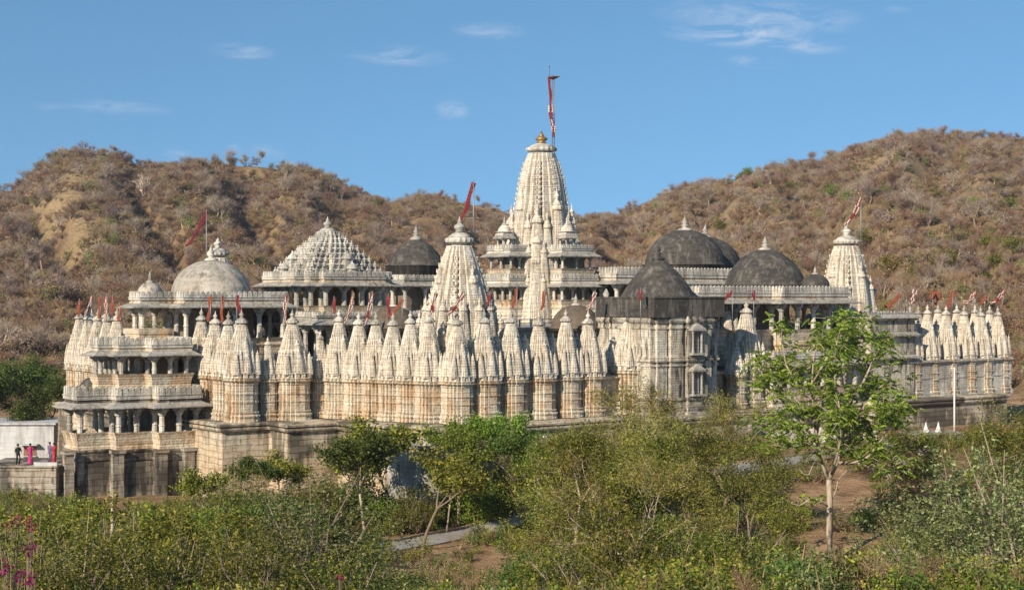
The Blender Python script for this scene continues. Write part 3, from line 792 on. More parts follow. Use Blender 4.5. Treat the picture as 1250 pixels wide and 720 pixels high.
def face_turrets(specs):
    out = []
    for (x, y, z, w, h) in specs:
        for k in range(4):
            a = k * math.pi / 2; c, s = round(math.cos(a)), round(math.sin(a))
            out.append((c * x - s * y, s * x + c * y, z, w, h))
    return out

# great central tower
MU, MV = UV(661, 155.0)
ribs_tower('tower', MU, MV, 16.8, [(16.8, 3.5), (22, 3.4), (25, 3.2), (28, 2.8), (30, 2.45), (32.1, 2.12), (33.5, 1.75), (34.6, 1.35)],
           face_turrets([(0, -2.55, 17, 1.5, 13.8), (-1.35, -2.75, 17, .95, 11.6), (1.35, -2.75, 17, .95, 11.6), (2.2, -2.2, 17, 1.3, 12.2), (2.5, -2.5, 17, 1.25, 9.8), (2.8, -2.8, 17, 1.15, 7.4), (3.1, -3.1, 17, 1.0, 5.0),
                         (2.1, -3.2, 17, .75, 8.6), (3.2, -2.1, 17, .75, 8.6), (2.5, -3.6, 17, .6, 5.2), (3.6, -2.5, 17, .6, 5.2)]), 1.5, 2.35, gold=True)
# corner towers
ribs_tower('tower', *UV(561, 122.5), 12.5, [(12.5, 3.1), (16.2, 2.95), (18.8, 2.6), (21.4, 1.92), (23, 1.42), (24.1, 1.0)],
           face_turrets([(0, -1.85, 13.4, 1.05, 9.0), (1.6, -1.6, 13.4, .85, 7.2), (0, -2.8, 13.4, .85, 6.4), (2.35, -2.35, 13.4, .85, 5.2), (1.25, -2.45, 13.4, .75, 6.4), (-1.25, -2.45, 13.4, .75, 6.4), (2.0, -2.9, 13.4, .55, 4.2), (2.9, -2.0, 13.4, .55, 4.2)]), 1.12, 2.4)
TRU, TRV = UV(1033, 150)
ribs_tower('tower', TRU, TRV, 13.5, [(13.5, 2.75), (17, 2.6), (19.5, 2.38), (22.0, 1.95), (24, 1.5), (25.0, 1.12)],
           face_turrets([(0, -1.9, 14.4, 1.05, 8.8), (1.65, -1.65, 14.4, .85, 7.4), (0, -2.2, 14.4, .75, 6.2), (1.95, -1.95, 14.4, .7, 5.0), (.95, -1.95, 14.4, .6, 5.8)]), 1.2, 2.3)
TLU, TLV = UV(266, 160)
ribs_tower('tower', TLU, TLV, 14.0, [(14, 2.7), (18, 2.5), (20.5, 2.1), (22.5, 1.6), (24.1, 1.0)],
           face_turrets([(0, -1.5, 15, 1.0, 8.2), (1.3, -1.3, 15, .95, 6.2), (0, -2.2, 15, .75, 6.0), (1.9, -1.9, 15, .7, 4.8)]), 1.12, 2.3)

# balconies of the great tower, two storeys each with a domed kiosk on top
for (r, kc) in ((rect(MU - 1.6, MU + 3.0, MV - 5.4, MV - 2.2), (MU - .2, MV - 4.5)), (rect(MU - 5.6, MU - 2.4, MV - 2.2, MV + 2.3), (MU - 4.8, MV - 0.2))):
    r2 = offset_poly(r, -.25)
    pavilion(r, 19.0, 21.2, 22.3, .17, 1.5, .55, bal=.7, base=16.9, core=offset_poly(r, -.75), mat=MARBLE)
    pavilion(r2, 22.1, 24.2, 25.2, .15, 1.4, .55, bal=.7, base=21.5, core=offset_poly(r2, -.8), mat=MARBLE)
    k = rect(kc[0] - .6, kc[0] + .6, kc[1] - .6, kc[1] + .6)
    pavilion(k, 24.7, 26.0, 26.5, .09, 1.2, .22, mat=MARBLE, inset=.12)
    dome(kc[0], kc[1], 26.5, .66, .7, MARBLE, .05, .9, fr=.12, n=20, bands=4)

# left pavilion with the big white dome, and the stepped porch in front of it
PU0, PU1, PV0 = u_at(225, 21.4), u_at(351, 21.4), 21.4
pav = [(PU0, PV0), (PU1, PV0), (PU1, 31.6), (PU0, 31.6), (PU0, 25.6), (PU0 - 3.0, 25.6), (PU0 - 3.0, 23.4), (PU0, 23.4)]
pavilion(pav, 16.0, 19.3, 20.45, .24, 2.4, .8, bal=.5, base=12.5, core=rect(PU0 + 3, PU1 - 1.5, PV0 + 3.5, 31))
dome(PU0 + 4.8, 26.6, 20.1, 3.45, 3.1, DOME_WHITE, .4, 1.35, fr=.24, bands=3)
dome(*UV(183, 127.5), 20.0, 1.12, 1.25, DOME_WHITE, .3, .9, fr=.15)
mid = [(-12.0, 18.2), (-12.0, 17.0)]
lo = [(-11.8, 16.8), (-11.8, 36.2), (-15.9, 36.2), (-15.9, 34.8), (-18.9, 34.8), (-18.9, 33.4), (-22.2, 33.4), (-22.2, 19.6), (-18.9, 19.6), (-18.9, 18.2), (-15.9, 18.2), (-15.9, 16.8)][::-1]
lo = [(-15.9, 16.8), (-12.4, 16.8), (-12.4, 25.2), (-15.9, 25.2), (-15.9, 23.8), (-18.9, 23.8), (-18.9, 22.5), (-21.5, 22.5), (-21.5, 19.6), (-18.9, 19.6), (-18.9, 18.2), (-15.9, 18.2)]
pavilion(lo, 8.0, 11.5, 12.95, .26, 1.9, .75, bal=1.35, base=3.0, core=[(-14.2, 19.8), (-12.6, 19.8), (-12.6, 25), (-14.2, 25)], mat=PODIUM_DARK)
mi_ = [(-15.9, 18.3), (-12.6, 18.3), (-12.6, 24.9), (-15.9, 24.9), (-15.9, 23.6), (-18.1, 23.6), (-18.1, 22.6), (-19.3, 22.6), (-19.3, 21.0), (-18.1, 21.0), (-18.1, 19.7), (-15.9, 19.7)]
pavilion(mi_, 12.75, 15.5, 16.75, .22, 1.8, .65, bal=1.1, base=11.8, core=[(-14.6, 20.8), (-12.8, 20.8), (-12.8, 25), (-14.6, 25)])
up = [(PU0 - 3.3, 22.9), (PU0 - .4, 22.9), (PU0 - .4, 26.0), (PU0 - 3.3, 26.0)]
pw = MB(); pw.rings([[(x, y, a) for x, y in offset_poly(up, o)] for a, o in ((15.9, 0), (16.9, 0), (16.92, .08), (17.1, .1), (17.35, .1))]); pw.build('seat_wall', MARBLE_CREAM, temple)
# tall screen piers on the porch base
bs = MB()
for (u, v, du, dv) in ((-15.9, 16.55, .9, .4), (-18.9, 17.95, .9, .4), (-13.6, 16.5, .9, .5), (-22.3, 19.4, .7, .6)):
    bs.box((u, v, 5.3), (du, dv, 5.0)); bs.box((u, v, 7.9), (du + .25, dv + .25, .25))
bs.build('buttress', PODIUM_DARK, temple)
tiny = MB(); tiny.lathe([(.95, -.2), (.95, 0), (.8, .35), (.45, .66), (.08, .8)], 20)
tiny.build('dome', DOME_BLACK, temple, (*UV(111, 122.5), 12.7))

# pyramid-roofed hall and the gallery it stands on
GA = rect(-1.7, 12.0, 17.2, 36)
pavilion(GA, 14.4, 17.85, 18.75, .26, 2.3, .75, base=None, core=offset_poly(GA, -3.2), mat=GREY_STONE)
PCU, PCV = UV(400, 140)
def cross(cu, cv, h, a=.62, b=.82):
    q = [(-b, -b), (-a, -b), (-a, -1), (a, -1), (a, -b)]
    out = []
    for k in range(4):
        c, s = round(math.cos(k * math.pi / 2)), round(math.sin(k * math.pi / 2))
        out += [(cu + (c * x - s * y) * h, cv + (s * x + c * y) * h) for x, y in q]
    return out
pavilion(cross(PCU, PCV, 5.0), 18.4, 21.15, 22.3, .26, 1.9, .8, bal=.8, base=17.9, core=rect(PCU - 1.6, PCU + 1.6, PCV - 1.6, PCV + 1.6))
pr = MB()
NL = 9
zb0, zt0 = 21.6, 25.7
for k in range(NL):
    t = k / NL; hs = 4.35 * (1 - t) ** .92 + .35; z = zb0 + (zt0 - zb0) * (1 - (1 - t) ** 1.15)
    z2 = zb0 + (zt0 - zb0) * (1 - (1 - (k + 1) / NL) ** 1.15)
    hs2 = 4.35 * (1 - (k + 1) / NL) ** .92 + .35
    poly = [(x * hs, y * hs) for x, y in RATHA_S]; poly2 = [(x * hs2, y * hs2) for x, y in RATHA_S]
    pr.rings([[(x, y, z) for x, y in poly], [(x, y, z + .18) for x, y in poly], [(x * 1.02, y * 1.02, z + .2) for x, y in poly], [(x * .98, y * .98, z + .28) for x, y in poly2], [(x * .98, y * .98, z2) for x, y in poly2]])
    nb = max(3, NL + 4 - k)
    for side in range(4):
        a = side * math.pi / 2; c, s = round(math.cos(a)), round(math.sin(a))
        for i in range(nb):
            x = -hs * .86 + 2 * hs * .86 * i / nb; y = -hs * (.98 if abs(x) < hs * .44 else .82)
            X, Yv = c * x - s * y, s * x + c * y
            pr.lathe([(.16, 0), (.16, .14), (.20, .18), (.15, .28), (.05, .35), (.075, .40), (.02, .54)], 7, (X, Yv, z + .1), 0, False)
for side in range(4):      # framed niches half way up each face
    a = side * math.pi / 2; c, s = round(math.cos(a)), round(math.sin(a))
    for hs, z in ((4.5, 21.5), (3.6, 22.4)):
        X, Yv = s * hs, -c * hs
        pr.box((X, Yv, z + .5), (.8, .8, 1.0), a); pr.lathe([(.62, 0), (.45, .3), (.1, .55), (.02, .8)], 8, (X, Yv, z + 1.0), 0, False)
pyr = pr.build('stepped_roof', MARBLE_PALE, temple, (PCU, PCV, 0))
f = MB(); finial(f, 0, 0, 0, .95, 1.9, 16); f.build('finial', MARBLE_PALE, pyr, (0, 0, 25.5))

# blackened domes
d = dome(*UV(508, 162), 23.3, 3.1, 2.9, DOME_BLACK, 1.0, 1.5, pointed=.55, fmat=GREY_STONE, fr=.26)
bu, bv = UV(508, 162)
pavilion(rect(bu - 4, bu + 4, bv - 4, bv + 4), 18.5, 21.3, 22.3, .24, 2.2, .7, base=14, core=rect(bu - 3, bu + 3, bv - 3, bv + 3), mat=GREY_STONE)
hall = rect(33.5, 50, 20, 33)
pavilion(hall, 18.3, 21.5, 23.0, .26, 2.3, .8, bal=.7, base=14.4, core=rect(36.5, 49, 23, 32))
dome(*UV(836, 163.5), 23.4, 4.3, 3.8, DOME_BLACK, 1.2, 1.55, fr=.32)
dome(*UV(861, 170), 23.2, 4.0, 3.5, DOME_BLACK, 1.2, 1.4, fr=.28)
# right hall
rh = [(u_at(852, 2.4), 2.4), (u_at(942, 2.4), 2.4), (u_at(942, 2.4), 1.2), (u_at(1036, 1.2), 1.2), (u_at(1036, 1.2), 12), (u_at(852, 2.4), 12)]
pavilion(rh, 15.7, 19.6, 21.0, .27, 2.35, .8, bal=1.3, base=13.8, core=rect(rh[0][0] + 3.5, rh[3][0] - 4, 5.0, 11.5))
pavilion(rect(u_at(926, .8) , u_at(1040, .0), -.9, 3.4), 10.8, 14.0, 15.2, .27, 2.2, .7, bal=1.1, base=9.0, core=rect(33.5, 45, .9, 3.2))
dome(*UV(934, 145.5), 21.1, 3.85, 3.45, DOME_BLACK, .7, 1.25, pointed=.25, fr=.26)
dome(*UV(995, 143), 21.0, 1.35, 1.15, DOME_BLACK, .4, .75, fr=.14)
# terrace domes near the middle
dome(*UV(703, 131), 17.3, 2.15, 2.0, DOME_BROWN, .2, .95, fr=.17)
dome(*UV(480, 131.5), 17.3, 2.1, 1.9, DOME_BROWN, .4, .8, fr=.15)
kk = rect(*[u_at(p, 7.5) for p in (731, 757)], 7.5, 9.6)
pavilion(kk, 14.4, 18.2, 18.72, .22, 1.6, .35, mat=MARBLE, inset=.25)
finm = MB(); finm.lathe([(.9, 0), (.75, .3), (.4, .55), (.45, .62), (.2, .8), (.32, 1.0), (.05, 1.5)], 14); finm.build('cupola', MARBLE_PALE, temple, (*UV(740, 134), 19.2))

# bastion with the black ring wall and dome
BU0, BU1, BV0, BV1 = 18.7, 26.4, -2.5, 5.0
bc = ((BU0 + BU1) / 2, (BV0 + BV1) / 2)
bm_ = MB()
bp = []
def bast(o=0):
    a, b, c, e = BU0 + .1, BU1 - .1, BV0 + .1, BV1
    pts = [(a, c + .5), (a + .55, c + .5), (a + .55, c + .25), (a + 1.6, c + .25), (a + 1.6, c + .4), (a + 1.85, c + .4), (a + 1.85, c), (a + 3.2, c), (a + 3.2, c + .25), (a + 3.5, c + .25), (a + 3.5, c - .3), (b - 2.6, c - .3), (b - 2.6, c + .1), (b - 2.3, c + .1), (b - 2.3, c), (b - 1.1, c), (b - 1.1, c + .3), (b - .9, c + .3), (b - .9, c + .5), (b, c + .5), (b, e), (a, e)]
    return offset_poly(pts, o)
bz = [(9.4, .5), (10.0, .5), (10.02, .3), (10.4, .42), (10.45, .2), (10.8, .3), (10.9, .34), (10.95, .12), (11.4, .12), (11.42, .24), (11.6, .24), (11.62, 0), (14.2, 0), (14.22, .08), (14.36, .1), (14.38, 0), (14.6, 0), (14.62, .15), (14.8, .18), (14.84, .04), (15.0, .1), (15.05, 0),
      (17.3, 0), (17.32, .08), (17.45, .1), (17.5, .02), (17.8, .02), (17.82, .14), (18.0, .22), (18.1, .22), (18.12, .1), (18.35, .1)]
bm_.rings([[(x, y, z) for x, y in bast(o)] for z, o in bz])
bas = bm_.build('bastion', BASTION, temple); bas['label'] = 'rain-stained carved bastion wall under a black ring wall and dome'
for z in (11.9, 15.3):
    nb = MB(); w = BV0 - .24; x = BU0 + 4.35
    for q in (-.48, .48): nb.lathe([(.13, 0), (.13, .2), (.09, .25), (.09, 1.6), (.15, 1.75), (.15, 1.85)], 8, (x + q, w - .24, z), 0, False)
    nb.box((x, w - .2, z - .08), (1.35, .5, .16)); nb.box((x, w - .22, z + 1.93), (1.45, .6, .12))
    nb.rings([[(x - .75, w - .55, z + 2.0), (x + .75, w - .55, z + 2.0), (x + .75, w + .1, z + 2.0), (x - .75, w + .1, z + 2.0)], [(x - .06, w - .3, z + 2.5), (x + .06, w - .3, z + 2.5), (x + .06, w + .1, z + 2.5), (x - .06, w + .1, z + 2.5)]])
    for i in range(3): nb.box((x - .25 + .25 * i, w - .06, z + .9), (.05, .06, 1.75))
    for i in range(6): nb.box((x, w - .06, z + .15 + .3 * i), (.75, .05, .05))
    nch = nb.build('niche', MARBLE_PALE, bas)
rw = MB()
ro, ri = rect(BU0 - .12, BU1 + .12, BV0 - .12, BV1), rect(BU0 + .18, BU1 - .18, BV0 + .18, BV1 - .3)
rw.rings([[(x, y, 18.3) for x, y in ro], [(x, y, 19.84) for x, y in ro], [(x, y, 19.86) for x, y in offset_poly(ro, .07)], [(x, y, 19.98) for x, y in offset_poly(ro, .07)], [(x, y, 19.98) for x, y in ri], [(x, y, 18.5) for x, y in ri]], cap0=False, cap1=True)
rw.build('ring_wall', DOME_BLACK, temple)
dome(*UV(803, 130.0), 19.95, 3.2, 3.35, DOME_BLACK, 1.4, 1.3, pointed=.8, fmat=DOME_BLACK, fr=.24)
# stepped block right of the hall
RB = [(48.3, .2), (54.6, .2), (54.6, 8), (48.3, 8)]
solid('side_block', RB, 9.6, 18.0, BASTION, .3)
rbm = MB()
for z, o in ((16.2, .5), (17.9, .42), (14.0, .4)): rbm.rings([[(x, y, a) for x, y in offset_poly(RB, q)] for a, q in ((z, o), (z + .12, o), (z + .4, .1))], cap0=True, cap1=False)
rbm.build('eave', GREY_STONE, temple)
crm = MB(); crenels(crm, offset_poly(RB, -.1), 18.0, .6); crm.build('parapet', GREY_STONE, temple)
# finial ornaments on the gallery and long low rails along the roofs
rl = MB()
for (u0, v0, u1, v1, z) in ((14, 9.7, 51, 9.7, 17.35), (12.9, 10, 12.9, 46, 17.35)):
    a, b = Vector((u0, v0)), Vector((u1, v1)); n = int((b - a).length / 1.2)
    for i in range(n + 1):
        p = a + (b - a) * i / n; rl.box((p.x, p.y, z + .35), (.12, .12, .7))
    c = (a + b) / 2; L = (b - a).length; rz = math.atan2(b.y - a.y, b.x - a.x)
    for q in (.35, .68): rl.box((c.x, c.y, z + q), (L, .06, .07), rz)
rl.build('roof_rail', MARBLE_PALE, temple)

# ------------------------------------------------------------------ flags (each a thing: pole > cross bar, cloth)
def cloth_strip(mb, p0, p1, w, sag=.12, seed=0, mis=(0,), n=14):
    rr = random.Random(seed); p0, p1 = Vector(p0), Vector(p1); d = p1 - p0
    side = Vector((-d.z, 0, d.x)).normalized(); L = d.length
    rings = []
    for i in range(n + 1):
        t = i / n; c = p0 + d * t + Vector((0, 0, -sag * L * math.sin(math.pi * t))) + side * .10 * w * math.sin(9 * t + seed)
        ww = w * (1 - .35 * t) * (.7 + .3 * math.sin(5.3 * t + seed * 1.7) ** 2)
        yy = .14 * w * math.sin(7 * t + seed)
        rings.append([tuple(c + side * q * ww / 2 + Vector((0, yy + .10 * w * math.cos(6 * q * 2 + i), 0))) for q in (-1, -.4, .4, 1)])
    for i in range(n):
        for k in range(3):
            mi = mis[(i // 3 + (k == 1)) % len(mis)]
            quad = [rings[i][k], rings[i][k + 1], rings[i + 1][k + 1], rings[i + 1][k]]
            bk = [tuple(Vector(q) + Vector((0, .02, 0))) for q in quad]
            mb.add(quad + bk, [(0, 1, 2, 3), (7, 6, 5, 4), (0, 4, 5, 1), (2, 6, 7, 3), (1, 5, 6, 2), (3, 7, 4, 0)], mi, True)
def flag(pbase, pole_h, top_off, tail, w, cols, label, lean=(0, 0), group=None, thick=.035, bars=()):
    """pbase world point of the pole foot; tail = world-frame offset from the pole top to the end of the cloth"""
    o = empty('flag', pbase); tag(o, label, 'flag', group)
    m = MB(); m.tube([(0, 0, 0), (lean[0] * .5, lean[1] * .5, pole_h * .5), (lean[0], lean[1], pole_h)], [thick, thick, thick * .8], 6)
    m.lathe([(.02, 0), (.07, .04), (.02, .12)], 6, (lean[0], lean[1], pole_h))
    m.build('pole', STEEL, o)
    for z in bars:
        c = MB(); c.box((0, 0, z), (.9, .05, .05)); c.box((0, 0, z + .12), (.05, .5, .05)); c.build('cross_bar', STEEL, o)
    top = Vector((lean[0], lean[1], pole_h - .05))
    c = MB(); cloth_strip(c, top, top + Vector(tail), w, seed=int(abs(pbase[0]) * 13) % 97, mis=tuple(range(len(cols))) if len(cols) > 1 else (0,))
    c.build('cloth', list(cols), o)
    return o
def fl_px(px_pole, y_top, y_bot, D, tail_px, tail_py, w, cols, label, lean_px=0, group='flags flying over the rows of small spires', **kw):
    x, y = XY(px_pole, D); z0, z1 = Z(y_bot, D), Z(y_top, D); k = D / F
    return flag((x - lean_px * k, y, z0), z1 - z0, 0, ((tail_px - px_pole) * k, -.1, -(tail_py - y_top) * k), w, cols, label, lean=(lean_px * k, 0), group=group, **kw)
RO, RW, OW = (CLOTH_RED,), (CLOTH_RED, CLOTH_WHITE, CLOTH_RED), (CLOTH_ORANGE, CLOTH_WHITE)
OR_ = (CLOTH_ORANGE,)
TALL = 'flags on the tall towers'
fl_px(252, 257, 345, 158, 227, 300, .42, (CLOTH_MAROON,), 'long maroon flag streaming down left from a pole beside the large white dome', group=TALL, thick=.05)
fl_px(578, 222, 305, 124, 562, 268, .45, RO, 'bright red flag streaming from a cross-barred pole onto the tip of the near corner tower', group=TALL, thick=.05, bars=(1.5, 2.6, 4.9))
fl_px(1051, 241, 308, 150, 1031, 275, .5, RW, 'thin red and white flag streaming left from the pole on the far right tower', group=TALL, thick=.05)
left_f = [(97, 366, 138, 96, 386, OR_, 'short orange flag at the far left end of the left spires'), (112, 362, 139, 103, 386, OW, 'slanting orange and white flag, second from the far left end'),
          (123, 362, 136, 121, 388, OR_, 'upright orange flag, third from the left above the left spires'), (130, 361, 134, 130, 390, OW, 'pale edged orange flag, fourth from the left above the left spires'),
          (138, 361, 132, 137, 383, OR_, 'orange flag, fifth from the left, just before the upper porch parapet'), (146, 371, 128, 145, 392, OR_, 'dull orange flag hanging against the corner of the upper porch parapet')]
for px, yt, D, tx, ty, c, lb in left_f: fl_px(px, yt, 392, D, tx, ty, .38, c, lb, lean_px=(px - tx) * .3)
mid_f = [(238, 362, 127, 238, 378, (CLOTH_RED,), 'small red flag in front of the left end of the white dome parapet'),
         (257, 361, 124.5, 254, 392, OR_, 'orange flag over the gap between the first two spires right of the porch'), (271, 360, 122.5, 271, 393, OR_, 'upright orange flag right in front of the white dome'),
         (289, 360, 120.3, 294, 383, RO, 'red flag slanting down right onto the spire right of the white dome'), (349, 358, 124, 347, 394, OW, 'pale and orange flag hanging at the right end of the white dome parapet'),
         (408, 363, 127, 408, 382, RO, 'red flag just right of the wide single spire below the pyramid roof'), (431, 362, 126, 420, 394, OW, 'long slanting orange and white flag below the pyramid roof'),
         (455, 357, 125, 444, 397, RW, 'long slanting red and white flag left of the small brown dome'), (474, 360, 124, 475, 388, RO, 'upright red flag in front of the brown dome below the pyramid roof'),
         (491, 364, 123.5, 475, 386, OR_, 'orange flag streaming left across the brown dome'),
         (532, 357, 118, 524, 385, RW, 'red and white flag leaning against the left flank of the near corner tower'), (567, 357, 116.5, 543, 384, RW, 'long red and white flag slanting across the near corner tower'),
         (598, 358, 121, 595, 372, RO, 'small red flag on the shaded right flank of the near corner tower'), (631, 352, 122, 625, 375, OR_, 'faded orange flag in front of the left balcony of the central tower'),
         (665, 355, 124, 661, 378, OR_, 'pale orange flag at the foot of the central tower'), (727, 356, 127, 717, 378, (CLOTH_WHITE, CLOTH_RED), 'pale flag with red edge beside the brown dome in the middle'),
         (782, 353, 123.5, 781, 366, RO, 'small red flag standing against the black ring wall'), (894, 354, 133, 881, 366, RO, 'red flag streaming left before the parapet of the right hall'),
         (920, 354, 134, 920, 366, (CLOTH_MAROON,), 'short maroon flag beside the tall spire left of the right hall pillars')]
for px, yt, D, tx, ty, c, lb in mid_f: fl_px(px, yt, 402, D, tx, ty, .36, c, lb)
right_f = [(1068, 352, 152, 1064, 368, (CLOTH_WHITE,), 'small white flag just right of the far right tower'), (1099, 358, 153, 1080, 374, OR_, 'broad orange flag left of the right-hand spire row'), (1117, 353, 154, 1111, 371, (CLOTH_WHITE, CLOTH_RED), 'white and red flag over the first spire of the right-hand row'),
           (1139, 354, 155, 1136, 364, OR_, 'short orange flag over the second spire of the right-hand row'), (1146, 355, 156, 1143, 372, OR_, 'drooping orange flag over the third spire of the right-hand row'), (1164, 354, 156, 1154, 377, OR_, 'large slanting orange flag in the middle of the right-hand row'),
           (1191, 356, 158, 1175, 370, OW, 'orange and white flag spread wide over the right-hand row'), (1203, 361, 158, 1196, 370, (CLOTH_ORANGE,), 'small orange flag second from the right end of the right-hand row'), (1226, 354, 159, 1209, 370, RW, 'thin red and white flag over the last spire at the right end')]
for px, yt, D, tx, ty, c, lb in right_f: fl_px(px, yt, 384, D, tx, ty, .55, c, lb, lean_px=(px - tx) * .25)

# the lattice mast on the great tower with its hanging flag
mx, my = XY(675, 154)
mast = empty('flag_mast', (mx, my, Z(186, 154))); tag(mast, 'tall lattice flag mast with a red and white flag on top of the central tower', 'flag mast')
mm = MB(); H = Z(94, 154) - Z(186, 154)
for a in range(3):
    x, y = .16 * math.cos(a * 2.094), .16 * math.sin(a * 2.094); mm.tube([(x, y, -.6), (x * .8, y * .8, H)], .035, 5)
k = 0; z = 0
while z < H - .4:
    for a in range(3):
        p = (.15 * math.cos(a * 2.094), .15 * math.sin(a * 2.094), z); q = (.15 * math.cos((a + 1) * 2.094), .15 * math.sin((a + 1) * 2.094), z + .4); mm.tube([p, q], .018, 4)
    z += .4
mm.build('pole', STEEL, mast)
tp = MB(); tp.lathe([(.12, -.25), (.5, -.1), (.55, 0), (.25, .05), (.05, .12)], 12, (0, 0, H)); tp.box((.25, 0, H + .02), (.9, .2, .12)); tp.tube([(-.35, 0, H), (-.35, 0, H + .95)], .025, 5); tp.lathe([(.02, 0), (.08, .06), (.02, .16)], 8, (-.35, 0, H + .95))
tp.build('mast_head', flat('dark_copper', (.12, .06, .04), .6), mast)
for z in (H * .58, H * .3, H * .08): b = MB(); b.box((0, 0, z), (.7, .05, .05)); b.build('cross_bar', STEEL, mast)
cf = MB(); cloth_strip(cf, (-.38, -.2, H - .05), (-.2, -.2, H * .55), .38, .0, 3, (0,)); cloth_strip(cf, (-.3, -.22, H * .62), (.12, -.22, H * .2), .55, .02, 8, (1, 0, 0)); cf.build('cloth', [CLOTH_RED, CLOTH_WHITE], mast)

exec_later = []
# ------------------------------------------------------------------ vegetation
def rand_dirs(n, rg):
    v = rg.normal(size=(n, 3)); return v / np.linalg.norm(v, axis=1)[:, None]
def leaf_quads(P, size, rg, asp=.5, droop=0.0, up=0.0):
    """rhombic leaves at points P"""
    n = len(P); d = rand_dirs(n, rg); d[:, 2] = d[:, 2] * .7 - droop; d /= np.linalg.norm(d, axis=1)[:, None]
    nrm = rand_dirs(n, rg); nrm[:, 2] = np.abs(nrm[:, 2]) + up
    s = np.cross(d, nrm); s /= np.linalg.norm(s, axis=1)[:, None] + 1e-9
    L = (size * rg.uniform(.6, 1.35, n))[:, None]
    return np.stack([P - d * L * .5, P + s * L * asp * .5, P + d * L * .5, P - s * L * asp * .5], 1)
def stick_quads(A, B, w0, w1, rg):
    d = B - A; L = np.linalg.norm(d, axis=1)[:, None] + 1e-9
    s = np.cross(d, rand_dirs(len(A), rg)); s /= np.linalg.norm(s, axis=1)[:, None] + 1e-9
    w0 = np.asarray(w0).reshape(-1, 1); w1 = np.asarray(w1).reshape(-1, 1)
    return np.stack([A - s * w0, A + s * w0, B + s * w1, B - s * w1], 1)

def skeleton(seed, h, trunk_h, r0, spread=.55, levels=4, kids=(3, 4), lean=(0, 0), shrink=.68, droop=0.0, wobble=.18):
    rr = random.Random(seed); segs = []; tips = []
    def grow(p, d, L, r, lv):
        pts = [p]; n = 4
        q = p.copy(); dd = d.copy()
        for i in range(n):
            dd = (dd + Vector((rr.uniform(-1, 1), rr.uniform(-1, 1), rr.uniform(-.6, .8))) * wobble + Vector((0, 0, -droop * lv * .12))).normalized()
            q = q + dd * (L / n); pts.append(q.copy())
        r1 = r * (.62 if lv else .72)
        segs.append((pts, [r + (r1 - r) * i / n for i in range(n + 1)], lv))
        if lv >= levels: tips.append((pts[-1], dd)); tips.append((pts[2], dd)); return
        for k in range(rr.randint(*kids)):
            a = rr.uniform(0, 6.283); ax = Vector((math.cos(a), math.sin(a), 0)); sp = spread * rr.uniform(.6, 1.3)
            nd = (dd + (ax - dd * ax.dot(dd)) * sp * 1.3 + Vector((0, 0, .10))).normalized()
            start = pts[-1] if k < 2 or lv == 0 else pts[-2]
            grow(start, nd, L * shrink * rr.uniform(.8, 1.2), r1 * .8, lv + 1)
        if lv >= levels - 1: tips.append((pts[-1], dd))
    grow(Vector((0, 0, -.2)), Vector((lean[0], lean[1], 1)).normalized(), trunk_h, r0, 0)
    mz = max(p.z for s in segs for p in s[0]); k = h / mz
    segs = [([p * k for p in a], b, c) for a, b, c in segs]; tips = [(p * k, d) for p, d in tips]
    return segs, tips
def tree_meshes(name, seed, h, trunk_h, r0, leaf_m, bark_m, per_tip=40, cl=.55, leaf=.16, asp=.5, droop=0., twigs=0, **kw):
    segs, tips = skeleton(seed, h, trunk_h, r0, **kw)
    t = MB()
    for pts, rad, lv in segs: t.tube([tuple(p) for p in pts], [max(.012, q) for q in rad], 7 if lv < 2 else 4)
    tm = t.mesh(name + '_trunk', bark_m)
    rg = np.random.default_rng(seed); T = np.array([tuple(p) for p, d in tips])
    dens = rg.uniform(.35, 1.5, len(T))
    P = np.repeat(T, np.maximum(1, (per_tip * dens).astype(int)), axis=0)
    P = P + rg.normal(size=P.shape) * cl * np.array([1, 1, .62]) * rg.uniform(.3, 1.1, (len(P), 1))
    cm = quads_mesh(name + '_crown', leaf_quads(P, leaf, rg, asp, droop, .4), [leaf_m])
    return tm, cm

